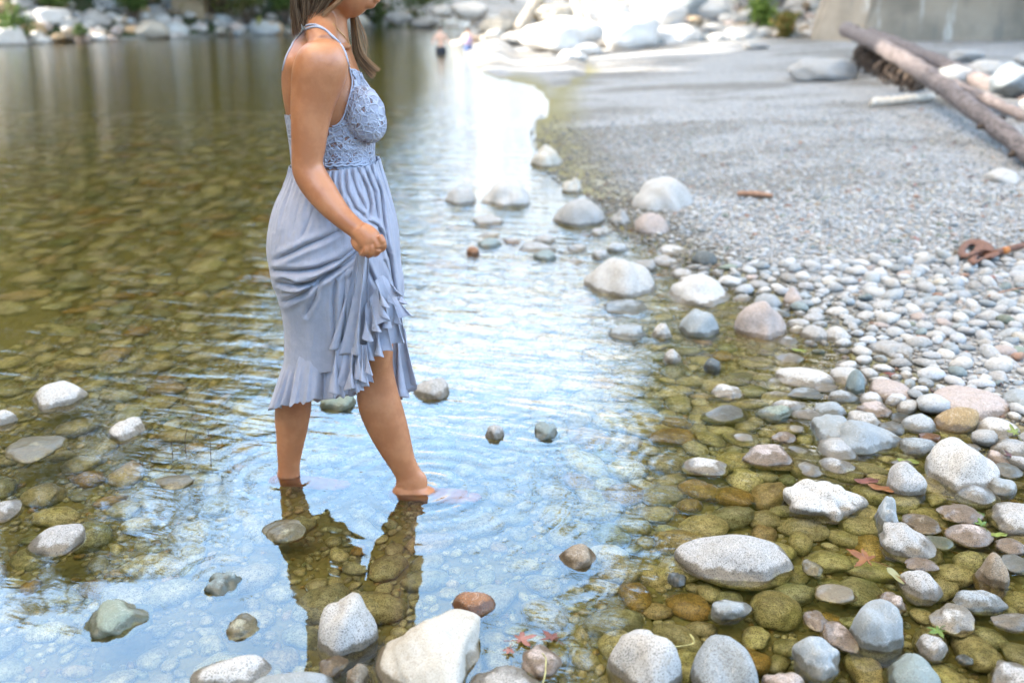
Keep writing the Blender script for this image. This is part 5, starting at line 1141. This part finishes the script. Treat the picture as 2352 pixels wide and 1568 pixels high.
# eye bolt: two flattened loops welded on a rod that leaves the frame on the right
m, n, l, b = mat('rusty_iron'); g = NG(m.node_tree); p = g.pos(); nz = g.noise(p, 55, 5, .7)
g.put(b.inputs['Base Color'], g.ramp(nz, (.3, (.07, .035, .025)), (.55, (.15, .07, .045)), (.75, (.32, .14, .06)))); b.inputs['Roughness'].default_value = .8; l.new(g.bump(nz, .7, .004), b.inputs['Normal'])
M_RUST = m
c0 = G(2230, 588, .09); eb = empty('eye_bolt', tuple(c0)); tag(eb, 'rusty iron rod ending in two eye loops on the pebbles at the right edge', 'bolt')
def W2(x_, y_, zz): return list(G(x_, y_, zz))
Z0 = float(height(c0.x, c0.y))
def eye(pts, nm):
    v, f = tube(spline(np.array([W2(*q_) for q_ in pts], float), 40), .0155, 10); link(nm, npmesh(nm, v, f), M_RUST, eb)
def eyeplate(outer, inner, nm, th_=.013):
    """flattened forged loop: ring between two outlines given in the picture, thick and rounded"""
    n_ = 40; O = spline(np.array([W2(*q_) for q_ in outer + outer[:1]], float), n_ + 1)[:-1]; I = spline(np.array([W2(*q_) for q_ in inner + inner[:1]], float), n_ + 1)[:-1]
    mid = (O + I) / 2; dn = np.array([0, -.35, .94]); v = []
    for k in range(10):
        a_ = k / 10 * 2 * np.pi; v.append(mid + (O - I) / 2 * math.cos(a_) + dn * th_ * math.sin(a_))
    link(nm, npmesh(nm, np.array(v).transpose(1, 0, 2).reshape(-1, 3), np.r_[grid_faces(n_, 10, True), np.c_[(n_ - 1) * 10 + np.arange(10), (n_ - 1) * 10 + (np.arange(10) + 1) % 10, (np.arange(10) + 1) % 10, np.arange(10)]]), M_RUST, eb)
zo = lambda P, a, b_: [(x_, y_, Z0 + a + (b_ - a) * (x_ - 2200) / 95) for x_, y_ in P]
eyeplate(zo([(2199, 583), (2205, 566), (2220, 553), (2245, 550), (2268, 556), (2284, 568), (2280, 578), (2258, 578), (2235, 586), (2212, 592)], .025, .06), zo([(2218, 578), (2221, 570), (2228, 563), (2237, 562), (2240, 565), (2238, 570), (2234, 575), (2229, 580), (2224, 583), (2219, 583)], .03, .05), 'eye_loop')
eyeplate(zo([(2222, 599), (2232, 586), (2246, 577), (2266, 574), (2290, 576), (2296, 584), (2282, 591), (2268, 593), (2250, 600), (2236, 607)], .008, .055), zo([(2243, 597), (2245, 592), (2250, 588), (2257, 586), (2261, 587), (2260, 590), (2256, 592), (2252, 594), (2248, 597), (2244, 599)], .015, .035), 'eye_loop')
v, f = tube(np.array([W2(2285, 581, Z0 + .05), W2(2320, 571, Z0 + .055), W2(2360, 562, Z0 + .06), W2(2460, 540, Z0 + .06)]), .0165, 12, 16); link('rod', npmesh('rod', v, f), M_RUST, eb)
v, f = tube(np.array([W2(2303, 577, Z0 + .053), W2(2314, 573.5, Z0 + .055)]), .0185, 12, 4); link('weld_collar', npmesh('weld_collar', v, f), simple('orange_rust', (.45, .17, .05), .85, 60, .001), eb)

rl = np.random.default_rng(4)
for i in range(34):
    x_ = rl.uniform(1300, 2340); y_ = rl.uniform(300, 960)
    q_ = G(x_, y_, .05); h_ = float(height(q_.x, q_.y))
    if h_ < .005: continue
    leaf(x_, y_, rl.uniform(9, 20), ('orange', 'red', 'dark', 'pink')[rl.integers(4)], 'maple' if i % 3 else 'oval', 'tiny dried leaf scrap lying on the pebbles', rl.uniform(0, 360), h_ + .014, (rl.uniform(-25, 25), rl.uniform(-25, 25)), .6, group='dried leaf scraps scattered over the pebbles')
